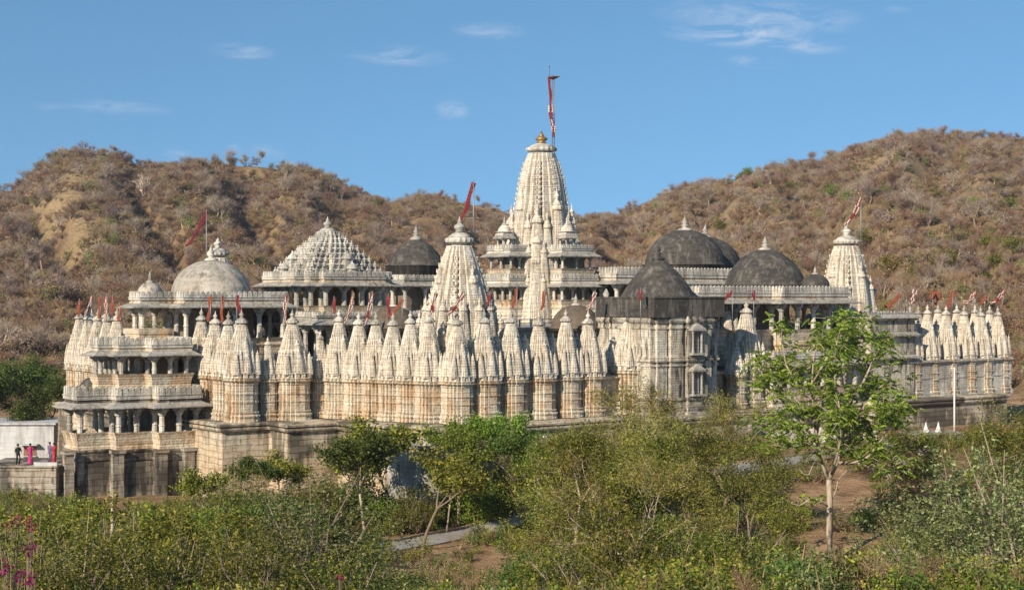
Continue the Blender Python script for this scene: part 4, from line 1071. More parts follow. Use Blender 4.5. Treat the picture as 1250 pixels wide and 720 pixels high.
def shrub_mesh(name, seed, w, h, leaf_m, n=3500, leaf=.13, asp=.55, nlob=16, stick=60, twig_m=None, droop=0., hollow=.55, sc_w=.012):
    """leafy shrub: lobes of leaves through the volume over stems from the root"""
    rg = np.random.default_rng(seed)
    a = rg.uniform(0, 2 * math.pi, nlob); rr = np.sqrt(rg.uniform(0, 1, nlob)) * w * .40
    cx = np.cos(a) * rr; cy = np.sin(a) * rr
    topz = h * np.sqrt(np.clip(1 - (rr / (w * .5)) ** 2, .12, 1))
    cz = topz * rg.uniform(.35, .92, nlob)
    C = np.stack([cx, cy, cz], 1); rad = rg.uniform(.11, .26, nlob) * (w + h) * .5
    wt = rad ** 2; per = 11; ns = max(4, n // per); idx = rg.choice(nlob, ns, p=wt / wt.sum())
    d = rand_dirs(ns, rg); rk = rg.uniform(hollow, 1.05, ns) ** .7 * (1 + .25 * np.sin(d[:, 0] * 9 + idx) * np.cos(d[:, 1] * 8 + idx))
    S0 = C[idx] + d * (rad[idx] * rk)[:, None] * np.array([1, 1, .8])
    sd_ = d + rand_dirs(ns, rg) * .7; sd_[:, 2] += .35; sd_ /= np.linalg.norm(sd_, axis=1)[:, None]
    Ls = leaf * rg.uniform(1.6, 4.2, ns)
    tt = rg.uniform(-.3, 1, (ns, per))
    P = (S0[:, None, :] + sd_[:, None, :] * (tt * Ls[:, None])[:, :, None] + rg.normal(size=(ns, per, 3)) * leaf * .45).reshape(-1, 3)
    P = P[P[:, 2] > .03]
    Q = leaf_quads(P, leaf, rg, asp, droop, .3); mi = np.zeros(len(Q), int)
    if stick:
        e = C[rg.integers(0, nlob, stick)] + rg.normal(size=(stick, 3)) * .35 * rad.mean() * 2.2
        e[:, 2] = np.abs(e[:, 2]) + .2
        b = rg.normal(size=(stick, 3)) * np.array([.25, .25, 0]); mdl = (b + e) / 2 + rg.normal(size=(stick, 3)) * .15 * w * .3
        S = np.concatenate([stick_quads(b, mdl, np.full(stick, sc_w * 2.2), np.full(stick, sc_w * 1.5), rg), stick_quads(mdl, e, np.full(stick, sc_w * 1.5), np.full(stick, sc_w * .5), rg)])
        Q = np.concatenate([Q, S]); mi = np.concatenate([mi, np.ones(len(S), int)])
    return quads_mesh(name, Q, [leaf_m, twig_m or TWIG_BROWN], mi=mi)

def bare_mesh(name, seed, h, w, m, n=260, thick=.035, trunk=True):
    """leafless tree: trunk, limbs and a haze of fine twigs"""
    rg = np.random.default_rng(seed); A = []; B = []; W0 = []; W1 = []
    def seg(a, b, w0, w1): A.append(a); B.append(b); W0.append(w0); W1.append(w1)
    base = np.zeros(3); th = h * rg.uniform(.18, .34) if trunk else h * .04
    top = np.array([rg.normal() * .05 * h, rg.normal() * .05 * h, th])
    if trunk: seg(base, top, thick * 3.2, thick * 2.4); seg(base, top, thick * 3.2, thick * 2.4)
    ends = []
    for k in range(int(rg.integers(5, 8))):
        a = rg.uniform(0, 6.283); rad = w * .5 * rg.uniform(.25, .62); e = np.array([math.cos(a) * rad, math.sin(a) * rad, th + (h - th) * rg.uniform(.35, .75)])
        m1 = (top + e) / 2 + rg.normal(size=3) * .05 * h; seg(top, m1, thick * 1.8, thick * 1.3); seg(m1, e, thick * 1.3, thick * .8); ends.append((m1, e))
    nn = n
    for k in range(nn):
        m1, e = ends[int(rg.integers(len(ends)))]; t = rg.uniform(0, 1); s = m1 + (e - m1) * t
        d = rand_dirs(1, rg)[0]; d[2] = abs(d[2]) * .9 + .05; d = d + (s - top) / (np.linalg.norm(s - top) + .1) * .6; d /= np.linalg.norm(d)
        L = h * rg.uniform(.12, .34); en = s + d * L * np.array([1.1, 1.1, .9]); seg(s, en, thick * .5, thick * .22)
        for j in range(2):
            d2 = d + rand_dirs(1, rg)[0] * .9; d2 /= np.linalg.norm(d2); p = s + (en - s) * rg.uniform(.4, 1); seg(p, p + d2 * L * .5, thick * .34, thick * .15)
    return quads_mesh(name, stick_quads(np.array(A), np.array(B), W0, W1, rg), [m])

proto_col = bpy.data.collections.new('scrub_sources')      # sources for the uncountable scrub only, not linked to the scene
def proto_into(c, name, me):
    o = bpy.data.objects.new(name, me); c.objects.link(o); return o
def scatter(name, pts, scales, srccol, rg, kindlabel=None, zrot=True):
    me = bpy.data.meshes.new(name); me.vertices.add(len(pts)); me.vertices.foreach_set('co', np.asarray(pts, np.float32).reshape(-1)); me.update()
    at = me.attributes.new('sc', 'FLOAT', 'POINT'); at.data.foreach_set('value', np.asarray(scales, np.float32))
    ar = me.attributes.new('rz', 'FLOAT', 'POINT'); ar.data.foreach_set('value', rg.uniform(0, 6.283, len(pts)).astype(np.float32))
    ai = me.attributes.new('ix', 'INT', 'POINT'); ai.data.foreach_set('value', rg.integers(0, len(srccol.objects), len(pts)).astype(np.int32))
    o = put(name, me)
    ng = bpy.data.node_groups.new(name, 'GeometryNodeTree')
    ng.interface.new_socket('Geometry', in_out='INPUT', socket_type='NodeSocketGeometry'); ng.interface.new_socket('Geometry', in_out='OUTPUT', socket_type='NodeSocketGeometry')
    N = ng.nodes; gi = N.new('NodeGroupInput'); go = N.new('NodeGroupOutput'); ip = N.new('GeometryNodeInstanceOnPoints'); ci = N.new('GeometryNodeCollectionInfo')
    ci.inputs['Collection'].default_value = srccol; ci.inputs['Separate Children'].default_value = True; ci.inputs['Reset Children'].default_value = True
    ip.inputs['Pick Instance'].default_value = True
    def attr(n, t='FLOAT'):
        a = N.new('GeometryNodeInputNamedAttribute'); a.data_type = t; a.inputs['Name'].default_value = n; return a.outputs['Attribute']
    cx = N.new('ShaderNodeCombineXYZ'); ng.links.new(attr('rz'), cx.inputs[2])
    er = N.new('FunctionNodeEulerToRotation'); ng.links.new(cx.outputs[0], er.inputs[0])
    ng.links.new(gi.outputs[0], ip.inputs['Points']); ng.links.new(ci.outputs[0], ip.inputs['Instance']); ng.links.new(attr('ix', 'INT'), ip.inputs['Instance Index'])
    ng.links.new(er.outputs[0], ip.inputs['Rotation']); ng.links.new(attr('sc'), ip.inputs['Scale']); ng.links.new(ip.outputs[0], go.inputs[0])
    md = o.modifiers.new('scatter', 'NODES'); md.node_group = ng
    tag(o, kind='stuff'); return o

# --- hill scrub: uncountable thicket
hc = bpy.data.collections.new('hill_scrub_sources')
k = 0
for seed, h, w, m, n in ((1, 4.6, 5.5, TWIG_BROWN, 190), (2, 4.0, 5.0, TWIG_WARM, 190), (3, 5.2, 5.5, TWIG_GREY, 170), (4, 3.2, 4.6, TWIG_BROWN, 190), (5, 3.0, 4.4, TWIG_WARM, 190)):
    proto_into(hc, 'scrub_%02d' % k, bare_mesh('scrub', seed, h, w, m, n, .05)); k += 1
for seed, w, h, m in ((11, 4.2, 2.6, TWIG_GREY), (12, 3.6, 2.2, TWIG_GREEN), (13, 4.6, 2.4, TWIG_WARM), (14, 3.4, 2.0, TWIG_BROWN), (15, 2.4, 1.4, LEAF_DRY)):
    proto_into(hc, 'scrub_%02d' % k, shrub_mesh('scrub', seed, w, h, m, n=480, leaf=.42, asp=.35, nlob=9, stick=14, twig_m=TWIG_GREY, hollow=.3, sc_w=.04)); k += 1
N_ = 33000
pxr = rng.uniform(-90, 1340, N_); Dr_ = np.interp(pxr, RDP, RDD)
Dh = B0 + 6 + (Dr_ - B0 + 25) * rng.uniform(0, 1, N_) ** .72
hx = (pxr - 625) / F * Dh
dens = fbm(hx / 30 + 7, Dh / 30, 4); keep = dens > -.30 + .10 * rng.normal(size=N_)
# the barer rocky shoulders of the left hill
def shoulder(px, D, cx, cd, rx, rd): return ((px - cx) / rx) ** 2 + ((D - cd) / rd) ** 2 < 1
bare = gold_mask(hx, Dh) > .35
keep &= ~(bare & (rng.uniform(0, 1, N_) < .78))
hx, Dh = hx[keep], Dh[keep]
hp = np.stack([hx, Dh, hill_z(hx, Dh) - .25], 1)
scatter('hill_scrub', hp, rng.uniform(.35, 1.0, len(hp)) * (1 + .35 * (rng.uniform(0, 1, len(hp)) > .9)), hc, rng)

# --- individual hill trees
bare_p = [bare_mesh('bare_tree', 20 + i, h, w, m, 330, t) for i, (h, w, m, t) in enumerate(((6.5, 7.5, TWIG_GREY, .06), (7.5, 7, TWIG_GREY, .065), (6, 7, TWIG_BROWN, .06), (7, 8, TWIG_WARM, .06), (5.5, 6, TWIG_GREY, .055), (6.5, 6, TWIG_BROWN, .06)))]
green_p = [shrub_mesh('green_tree', 40 + i, 5.5, 3.6, m, n=1500, leaf=.4, nlob=12, stick=20, sc_w=.05) for i, m in enumerate((LEAF_BRIGHT, LEAF_OLIVE, LEAF_YELLOW, TWIG_GREEN))]
def hill_spot(px, py):
    """walk the sight line until it meets the hill"""
    k = (px - 625) / F; s = (HY - py) / F
    D = np.arange(B0 + 3, 900, 1.5); z = hill_z(k * D, D); hit = np.nonzero(z > EYE + s * D)[0]
    if len(hit): d = D[hit[0]]
    else: d = np.interp(px, RDP, RDD)
    return k * d, d, float(hill_z(np.array([k * d]), np.array([d]))[0])
landm = [(0, 'at the far left edge'), (90, 'on the left hill summit'), (190, 'right of the left summit'), (260, 'above the white dome'), (340, 'left of the pyramid roof'), (420, 'above the pyramid roof'), (510, 'above the pointed dome'), (590, 'left of the central tower'), (740, 'right of the central tower'), (830, 'above the large black domes'), (940, 'above the right hall dome'), (1035, 'above the far right tower'), (1130, 'near the right summit'), (1230, 'at the far right edge')]
def where(px, py):
    base = min(landm, key=lambda t: abs(t[0] - px))[1]
    yr = np.interp(px, RPX, RPY)
    band = 'against the sky' if py < yr + 6 else 'high on the slope' if py < yr + 45 else 'half way up the slope' if py < yr + 95 else 'low on the slope'
    return band, base
used = {}
def hill_tree(px, py, me, sc, word, cat, name, rz):
    x, y, z = hill_spot(px, py); o = put(name, me, None, (x, y, z - .2), rz, sc)
    band, base = where(px, py)
    lb = '%s %s %s' % (word, band, base)
    tag(o, lb, cat, 'leafless trees scattered over the hills' if name == 'bare_tree' else 'green trees and bushes scattered over the hills')
    used[lb] = used.get(lb, 0) + 1
rr = random.Random(77)
sky_px = [92, 62, 138, 150, 160, 232, 262, 318, 300, 345, 378, 412, 508, 536, 556, 585, 725, 742, 768, 822, 838, 852, 884, 932, 952, 968, 992, 1014, 1040, 1080, 1098, 1112, 1124, 1136, 1150, 1168, 1182, 1196, 1222, 1244]
for i, px in enumerate(sky_px):
    yr = float(np.interp(px, RPX, RPY)); bi = rr.randrange(6)
    words = ('wide grey leafless tree', 'tall grey leafless tree', 'brown leafless tree', 'russet leafless tree', 'small pale leafless tree', 'rounded brown leafless tree')
    hill_tree(px, yr + rr.uniform(1, 4), bare_p[bi], rr.uniform(.4, .75), words[bi], 'bare tree', 'bare_tree', rr.uniform(0, 6))
white_p = bare_mesh('bare_tree', 90, 8, 8, leaf_mat('white_twig', [(.42, .36, .28), (.5, .43, .34)], 0, .9), 60, .11)
x, y, z = hill_spot(174, 243)
tag(put('bare_tree', white_p, None, (x, y, z), 0, 1.0), 'white-barked forked bare tree on the shaded slope of the left hill', 'bare tree')
for i in range(85):
    px = rr.uniform(0, 1250); yr = float(np.interp(px, RPX, RPY)); py = rr.uniform(yr + 12, min(yr + 150, 350))
    bi = rr.randrange(6); hill_tree(px, py, bare_p[bi], rr.uniform(.7, 1.15), words[bi], 'bare tree', 'bare_tree', rr.uniform(0, 6))
gr = [(68, 196, 3), (52, 192, 3), (912, 212, 0), (787, 275, 0), (1160, 210, 0), (1205, 300, 2), (1155, 325, 2), (1190, 250, 0), (1125, 272, 0), (1170, 290, 3), (985, 250, 2), (940, 262, 3), (1080, 238, 3), (1230, 258, 1), (1060, 300, 1), (1140, 240, 3), (880, 285, 1),
      (35, 285, 3), (140, 300, 3), (305, 272, 3), (1215, 330, 1), (1240, 310, 1), (1090, 330, 2), (960, 232, 1), (1020, 240, 0), (1200, 345, 1), (1120, 345, 1), (30, 250, 1)]
for px, py, k in gr: hill_tree(px, py, green_p[k], rr.uniform(.6, 1.1), ('bright green bush', 'olive green bush', 'yellow-green bush', 'dull green bush')[k], 'hill bush', 'green_bush', rr.uniform(0, 6))

# --- plants near the temple and in the foreground
def gz(x, y): return float(ground_z(np.array([x]), np.array([y]))[0])
def plant(name, px, D, meshes, label, cat, sc=1.0, group=None, rz=None, dz=0.0, trunk_first=True, z=None):
    x, y = XY(px, D); o = empty(name, (x, y, (gz(x, y) if z is None else z) + dz), rr.uniform(0, 6.28) if rz is None else rz); o.scale = (sc, sc, sc)
    tag(o, label, cat, group)
    for nm, me in meshes: put(nm, me, o)
    return o
# the pale-trunked tree in front of the right hall
def hero():
    m = MB(); P = lambda *a: [tuple(p) for p in a]
    m.tube(P((0, 0, -.3), (-.02, 0, 1.5), (.0, .05, 3.2), (-.06, .1, 4.3)), [.24, .20, .18, .17], 10)
    limbs = [((-.06, .1, 4.3), (-.55, .2, 5.4), (-.85, .1, 7.0), (-1.1, .0, 9.0), (-1.0, -.2, 11.4)), ((-.06, .1, 4.3), (.5, .0, 5.3), (.75, -.1, 6.7), (.9, .1, 8.6), (1.1, .3, 11.0)),
             ((.45, .0, 5.2), (1.3, -.4, 5.2), (2.2, -.6, 5.6), (3.0, -.6, 6.5), (3.6, -.4, 7.6)), ((-.75, .1, 6.2), (-1.7, -.3, 7.3), (-2.6, -.4, 8.2), (-3.5, -.3, 8.7), (-4.0, 0, 9.2)),
             ((.75, -.1, 6.7), (1.7, .4, 7.8), (2.6, .6, 8.7), (3.4, .4, 9.3), (4.1, .2, 9.2)), ((-1.0, .05, 8.2), (-1.9, .6, 9.3), (-2.5, .8, 10.3), (-2.7, .8, 11.3), (-2.8, .7, 11.9)),
             ((.85, .0, 8.0), (1.8, -.6, 9.3), (2.3, -.9, 10.4), (2.7, -.9, 11.2), (2.9, -.9, 11.8)), ((-.8, .1, 6.6), (-.2, 1.2, 8), (.2, 1.9, 9.6), (.2, 2.2, 11), (.1, 2.3, 12.3)), ((.8, 0, 7.2), (.3, -1.2, 8.2), (-.1, -1.8, 9.4), (-.2, -2.1, 10.6), (-.1, -2.2, 11.6)),
             ((-.1, 0, 2.9), (-.7, -.2, 3.3), (-1.3, -.3, 3.3), (-1.9, -.3, 3.0), (-2.4, -.2, 3.1)), ((0, 0, 3.0), (.4, .2, 3.7), (.55, .2, 4.3), (.9, .3, 4.6), (1.2, .3, 4.8)), ((-.5, .2, 5.3), (-1.0, -.1, 5.2), (-1.3, -.2, 4.6), (-1.6, -.2, 4.6), (-1.9, -.2, 4.9)),
             ((-.9, 0, 7.2), (-2.0, -.6, 6.9), (-3.0, -.8, 7.1), (-3.7, -.8, 7.0), (-4.2, -.6, 7.1)), ((.7, 0, 6.4), (1.8, .5, 6.7), (2.8, .8, 7.3), (3.7, .8, 7.6), (4.3, .8, 7.3))]
    limbs += [((.3, 0, 5.0), (.9, 1.0, 5.6), (1.7, 1.6, 6.3), (2.5, 1.9, 6.8), (3.2, 2.0, 6.9)), ((-.5, 0, 5.2), (-1.1, -1.0, 6.0), (-1.9, -1.5, 6.5), (-2.7, -1.6, 6.4), (-3.3, -1.5, 6.0)),
              ((.8, 0, 6.6), (1.4, -1.0, 7.6), (2.4, -1.7, 8.1), (3.2, -1.9, 8.3), (3.9, -2.0, 8.0)), ((-.9, .1, 7.4), (-1.6, .9, 8.2), (-2.6, 1.4, 9.0), (-3.2, 1.5, 9.8), (-3.5, 1.5, 10.3)),
              ((-1.0, 0, 9.4), (-.5, -.6, 10.4), (.1, -.9, 11.4), (.5, -1.0, 12.3), (.6, -1.0, 12.9)), ((1.0, .1, 9.0), (1.0, .9, 10.2), (1.3, 1.2, 11.3), (1.5, 1.3, 12.1), (1.6, 1.3, 12.6)),
              ((.1, 0, 4.6), (.2, -1.0, 5.6), (.3, -1.7, 6.8), (.2, -2.0, 7.8), (0, -2.2, 8.6)), ((1.5, -.4, 5.3), (2.2, -.2, 5.0), (2.8, 0, 5.2), (3.3, .2, 5.0), (3.8, .3, 4.7))]
    rads = {0: .14, 1: .14, 9: .07, 10: .05, 11: .05}
    tips = []; R_ = random.Random(4)
    for i, lb in enumerate(limbs):
        r = rads.get(i, .09); m.tube(lb, [r, r * .85, r * .68, r * .5, r * .28], 7)
        if i in (10, 11): continue
        lo_ = (1, 5) if i in (0, 1) else (2, 5)
        for q in range(16 if i != 9 else 4):
            t = R_.uniform(1.3 if i not in (0, 1) else 2.0, 4.0); k = min(3, int(t)); f_ = t - k
            s = Vector(lb[k]).lerp(Vector(lb[k + 1]), f_)
            d = Vector((R_.uniform(-1, 1), R_.uniform(-1, 1), R_.uniform(-.35, .75))).normalized(); L = R_.uniform(.7, 1.7)
            e = s + d * L; mid_p = s + d * L * .5 + Vector((0, 0, .12)); m.tube([tuple(s), tuple(mid_p), tuple(e)], [r * .3, r * .2, r * .1], 4)
            tips += [e, mid_p]
        tips.append(Vector(lb[4]))
    tm = m.mesh('trunk', BARK_PALE)
    # leaves: drooping compound fronds around every tip
    rg = np.random.default_rng(8); V = []
    for e in tips:
        for j in range(int(rg.integers(2, 8))):
            a = rg.uniform(0, 6.283); L = rg.uniform(.28, .58); d = np.array([math.cos(a), math.sin(a), rg.uniform(-.35, .55)]); tl = rg.uniform(-.8, .8)
            base = np.array(e) + rg.normal(size=3) * .20
            for s in range(7):
                t = (s + 1) / 7; c = base + d * L * t + np.array([0, 0, -.42 * L * t * t])
                sd = np.array([-d[1] * math.cos(tl), d[0] * math.cos(tl), math.sin(tl)])
                for q in (-1, 1):
                    lf = sd * q * .125 * (1 - .35 * t) + d * .07 + np.array([0, 0, -.06]); ww = d * .05 + np.array([0, 0, .018])
                    V.append([c, c + lf * .5 + ww, c + lf, c + lf * .5 - ww])
    return tm, quads_mesh('crown', np.array(V), [LEAF_HERO])
ht, hcn = hero()
hero_o = plant('tree', 1013, 77, [('trunk', ht), ('crown', hcn)], 'tall bright green tree with a pale forked trunk standing in front of the right hall', 'tree', .97, rz=0)
hero_o.scale = (.84, .9, .97)

T1 = tree_meshes('t1', 101, 7.5, 2.6, .11, LEAF_BRIGHT, BARK_PALE, 60, .50, .24, .55, levels=3, spread=.5)
T2 = tree_meshes('t2', 102, 6.5, 2.2, .10, LEAF_DARK, BARK_PALE, 60, .45, .22, .55, levels=3, spread=.45)
T3 = tree_meshes('t3', 103, 6.0, 1.6, .12, LEAF_YELLOW, BARK_BROWN, 70, .48, .22, .6, levels=3, spread=.75)
T4 = tree_meshes('t4', 104, 6.5, 1.4, .10, LEAF_OLIVE, BARK_PALE, 75, .42, .15, .35, levels=4, spread=.85, kids=(3, 3), shrink=.74)
T5 = tree_meshes('t5', 105, 7.0, 1.2, .11, LEAF_THORN, BARK_PALE, 60, .45, .15, .35, levels=4, spread=.9, kids=(3, 3), shrink=.76)
T6 = tree_meshes('t6', 106, 5.0, 1.6, .07, LEAF_YELLOW, BARK_PALE, 40, .38, .20, .6, levels=3, spread=.5)
T7 = tree_meshes('t7', 107, 6.0, 1.5, .12, LEAF_OLIVE, BARK_BROWN, 50, .48, .14, .35, levels=4, spread=.9, kids=(3, 3), shrink=.74)
T8 = tree_meshes('t8', 108, 8.0, 2.0, .14, LEAF_DARK, BARK_BROWN, 60, .7, .24, .6, levels=3, spread=.7)
def tr(px, D, T, label, sc=1.0, **kw): return plant('tree', px, D, [('trunk', T[0]), ('crown', T[1])], label, 'tree', sc, **kw)
tr(446, 96, T2, 'slim dark green tree with a thin pale trunk against the podium, left of the path', 1.0)
tr(404, 99, T6, 'thin sapling with sparse leaves against the podium, left of the slim dark tree', 1.15)
tr(515, 90, T3, 'yellow-green tree with a dark forked trunk beside the bend of the path', .92)
tr(487, 104, T6, 'sparse sapling whose top reaches the temple ledge near its front corner', 1.4)
tr(556, 105, T1, 'young tree with a whitewashed trunk near the white round wall', .8)
tr(598, 106, T1, 'bright green leafy tree right of the white round wall', .92)
tr(632, 103, T2, 'dense green tree on the verge above the path end', .85)
tr(578, 107, T1, 'tall bright tree rising to the podium ledge right of the white tank', .88)
tr(672, 94, T4, 'leaning olive thorn tree right beside the middle lamp post', 1.0)
tr(722, 76, T4, 'olive thorn tree left of the bent pale stems', .9)
tr(858, 94, T5, 'thin thorn tree at the right foot of the bastion', 1.0)
tr(790, 72, T5, 'brownish thorn tree in the middle of the thicket below the bastion', .8)
tr(655, 98, T4, 'feathery olive tree left of the white post in the middle', .9)
tr(700, 88, T4, 'spreading thorn tree with pale branches right of the middle post', 1.1)
tr(748, 84, T5, 'tall feathery olive thorn tree in front of the wide spire', 1.12)
tr(800, 92, T5, 'high thorn tree reaching up before the stained bastion', 1.2)
tr(835, 75, T4, 'olive thorn tree with bare reaching limbs below the bastion', 1.0)
tr(880, 84, T7, 'thin brown-green thorn tree left of the pale-trunked tree', 1.1)
tr(770, 62, T5, 'wide thorn tree with bent pale stems at the lower centre', .85)
tr(910, 66, T7, 'half bare thorn tree at the lower right of centre', .9)
tr(690, 66, T7, 'low thorn tree with dry twigs at the lower centre', .8)
tr(1195, 84, T7, 'grey thorn tree with twisted bare limbs at the right edge', 1.25)
tr(1240, 78, T4, 'olive thorn tree cut by the right edge of the view', 1.15)
tr(1085, 98, T7, 'low dry thorn tree right of the pale trunk below the stone slab', .7)
tr(545, 98, T1, 'small bright tree standing right in front of the white round wall', .62)
tr(100, 72, T3, 'low yellow-green tree left of the white stake', .62)
tr(185, 68, T6, 'spindly yellow-green tree right of the white stake', .75)
tr(60, 62, T3, 'round yellow-green tree behind the magenta blossoms', .6)
tr(225, 62, T6, 'leggy yellow-green sapling below the buttresses of the porch', .8)
tr(345, 74, T2, 'dark bushy tree behind the tallest grey-green bush', .62)
tr(300, 60, T2, 'dark rounded tree with small leaves beside the tallest grey-green bush', .6)
tr(405, 62, T8, 'low dark broad-leaved tree just right of the tallest grey-green bush', .42)
tr(262, 98, T6, 'yellow-green sapling before the podium right of the porch', .85)
tr(300, 101, T2, 'leafy sapling close to the podium wall, second right of the porch', .7)
tr(330, 102, T6, 'pale green sapling against the podium below the wide single spire', .95)
for i, (px, D, s) in enumerate(((12, 168, 1.0), (45, 172, 1.05), (70, 166, .85), (-15, 160, 1.0), (28, 150, .7))):
    tr(px, D, T8, ('dense dark tree behind the white house at the left edge', 'tallest dark green tree between white house and left spires', 'dark round tree touching the left end of the temple', 'dark tree cut by the left edge behind the white house', 'small dark tree just above the white house roof')[i], s)

SH = {
 'olive': [shrub_mesh('s', 201 + i, 4.4, 3.3, LEAF_OLIVE, 7500, .10, .5, 17, 90, TWIG_GREY) for i in range(2)],
 'yellow': [shrub_mesh('s', 211 + i, 3.8, 3.5, LEAF_YELLOW, 4200, .125, .6, 15, 90, TWIG_GREY) for i in range(2)],
 'grey': [shrub_mesh('s', 221 + i, 4.6, 3.6, LEAF_GREY, 9500, .085, .45, 24, 60, TWIG_GREY) for i in range(2)],
 'dark': [shrub_mesh('s', 231 + i, 4.2, 2.4, LEAF_DARK, 6500, .11, .55, 15, 40, TWIG_BROWN) for i in range(2)],
 'bright': [shrub_mesh('s', 241 + i, 3.4, 2.2, LEAF_BRIGHT, 4200, .13, .6, 13, 40, TWIG_BROWN) for i in range(2)],
 'dry': [bare_mesh('s', 251 + i, 2.2, 3.6, m, 420, .016, False) for i, m in enumerate((TWIG_BROWN, TWIG_WARM))],
}
names = {'olive': 'olive green', 'yellow': 'yellow-green', 'grey': 'grey-green', 'dark': 'dark green', 'bright': 'bright green', 'dry': 'leafless brown'}
shrubs = [  # px, D, kind, scale, what sets it apart
 (30, 47, 'yellow', 1.0, 'at the lower left corner'), (95, 44, 'olive', 1.0, 'second from the lower left corner'), (150, 52, 'yellow', 1.1, 'below the white painted stake'), (205, 48, 'olive', 1.1, 'below the porch at the lower left'),
 (262, 52, 'yellow', 1.1, 'at the lower left, halfway between corner and centre'), (318, 46, 'olive', 1.05, 'beside the large grey-green bush'), (375, 58, 'grey', 1.75, 'standing tallest at the lower left of centre'), (420, 46, 'olive', 1.0, 'round the single red blossom'),
 (60, 66, 'grey', 1.1, 'below the steps where people stand'), (20, 75, 'dry', 1.6, 'at the left edge under the terrace'), (118, 70, 'yellow', 1.1, 'left of the white stake'), (170, 74, 'olive', 1.0, 'right of the white stake'), (215, 70, 'bright', 1.2, 'under the stained porch base'),
 (250, 78, 'yellow', 1.0, 'in front of the porch corner'), (295, 74, 'dark', 1.1, 'in the hollow below the podium'), (340, 68, 'grey', 1.1, 'left of the tallest grey-green bush'), (400, 70, 'dark', 1.1, 'behind the tallest grey-green bush'), (372, 82, 'dark', 1.0, 'in the shade at the foot of the thin saplings'),
 (438, 62, 'grey', .95, 'left of the path end'), (462, 72, 'olive', .5, 'at the near edge of the path'), (500, 58, 'dark', .6, 'below the yellow-green tree'), (575, 68, 'olive', .5, 'on the dry bank under the path'), (545, 52, 'dry', 1.0, 'at the bottom centre left'), (600, 58, 'dry', .9, 'in the dry bank at bottom centre'),
 (640, 78, 'yellow', .6, 'below the end of the path'), (640, 70, 'bright', .8, 'right of the dry bank'), (655, 52, 'dark', .9, 'at the bottom centre'), (705, 50, 'olive', 1.0, 'at the bottom just right of centre'), (755, 48, 'yellow', .9, 'under the wide thorn tree'), (810, 50, 'olive', 1.1, 'at the bottom below the bastion'),
 (865, 48, 'bright', .8, 'at the bottom, left of the pale trunk'), (850, 62, 'olive', 1.1, 'between two thorn trees right of centre'), (915, 50, 'olive', .85, 'at the bottom, second left of the pale trunk'), (950, 52, 'dark', .8, 'just left of the pale trunk foot'), (960, 68, 'yellow', .5, 'beside the pale trunk'),
 (1085, 52, 'dark', .6, 'at the bottom right of the pale trunk'), (1062, 64, 'yellow', .45, 'on the bare soil right of the pale trunk'), (1105, 66, 'yellow', .65, 'on the slope right of the tree shadow'), (1050, 86, 'bright', .6, 'right behind the pale trunk'), (1110, 82, 'olive', 1.0, 'below the stone slab'),
 (1145, 72, 'yellow', .7, 'on the slope in the right third'), (1165, 84, 'dark', 1.1, 'at the foot of the grey thorn tree'), (1125, 56, 'olive', .9, 'between the dark bush and the pale green thicket'), (1170, 46, 'grey', 1.35, 'in the lower right, left half of the pale thicket'), (1235, 44, 'grey', 1.4, 'filling the lower right corner'),
 (1215, 60, 'grey', 1.2, 'behind the lower right thicket'), (1245, 72, 'bright', 1.0, 'at the right edge below the thorn trees'), (1180, 66, 'bright', .9, 'above the lower right thicket'), (560, 106, 'bright', .8, 'at the foot of the white round wall'), (610, 108, 'bright', 1.0, 'on the verge above the path'), (520, 102, 'bright', .8, 'left of the white round wall'),
 (470, 104, 'dark', .9, 'before the podium behind the slim dark tree'), (350, 100, 'dark', .9, 'at the foot of the podium below the wide spire'), (240, 100, 'bright', .9, 'at the foot of the podium beside the porch'), (290, 104, 'dark', .9, 'touching the podium right of the porch'), (120, 106, 'bright', .6, 'on the grass under the porch base'),
 (380, 92, 'bright', .8, 'between the podium and the saplings'), (430, 84, 'dark', .9, 'left of the path bend'), (690, 104, 'olive', .9, 'at the foot of the terrace wall, first right of the middle post'), (740, 100, 'yellow', 1.1, 'under the temple ledge in the centre right'), (790, 106, 'olive', 1.1, 'against the podium below the bastion'),
 (850, 108, 'dry', 1.3, 'against the podium right of the bastion'), (900, 112, 'olive', .9, 'at the right foot of the bastion'), (945, 92, 'yellow', .5, 'just below the right-hand path'), (885, 96, 'olive', .7, 'left end of the right-hand path'), (1150, 100, 'yellow', .7, 'right of the stone slab'), (1120, 92, 'dry', 1.2, 'on the slope under the stone slab'), (1210, 100, 'dark', 1.0, 'before the far right wall'),
 (1240, 96, 'olive', 1.2, 'at the right edge before the temple wall'), (20, 58, 'grey', 1.0, 'behind the magenta blossoms'),
 (262, 92, 'bright', 1.35, 'under the podium corner nearest the porch'), (288, 96, 'olive', 1.3, 'below the first forward podium block'), (318, 94, 'bright', 1.4, 'under the seam between the two podium blocks'), (352, 95, 'dark', 1.45, 'below the second forward podium block'), (384, 98, 'olive', 1.4, 'under the recess of the podium left of the slim trees'),
 (418, 100, 'dark', 1.5, 'between the slim sapling and the dark tree'), (470, 99, 'bright', 1.2, 'left of the white tank above the path'), (500, 98, 'olive', 1.1, 'just above the path bend under the yellow-green tree'), (575, 103, 'bright', 1.5, 'behind the orange painted stake'), (618, 106, 'dark', 1.6, 'against the podium right of the white tank'),
 (650, 104, 'olive', 1.5, 'beside the middle lamp post'), (680, 96, 'yellow', 1.5, 'right of the middle lamp post'), (720, 94, 'olive', 1.6, 'under the tall feathery thorn tree'), (765, 98, 'dark', 1.6, 'below the wide single spire at centre right'), (820, 98, 'olive', 1.6, 'below the carved niches of the bastion'), (860, 90, 'yellow', 1.4, 'left of the right-hand path beneath the bastion'), (10, 100, 'bright', .8, 'at the left edge below the terrace wall'),
]
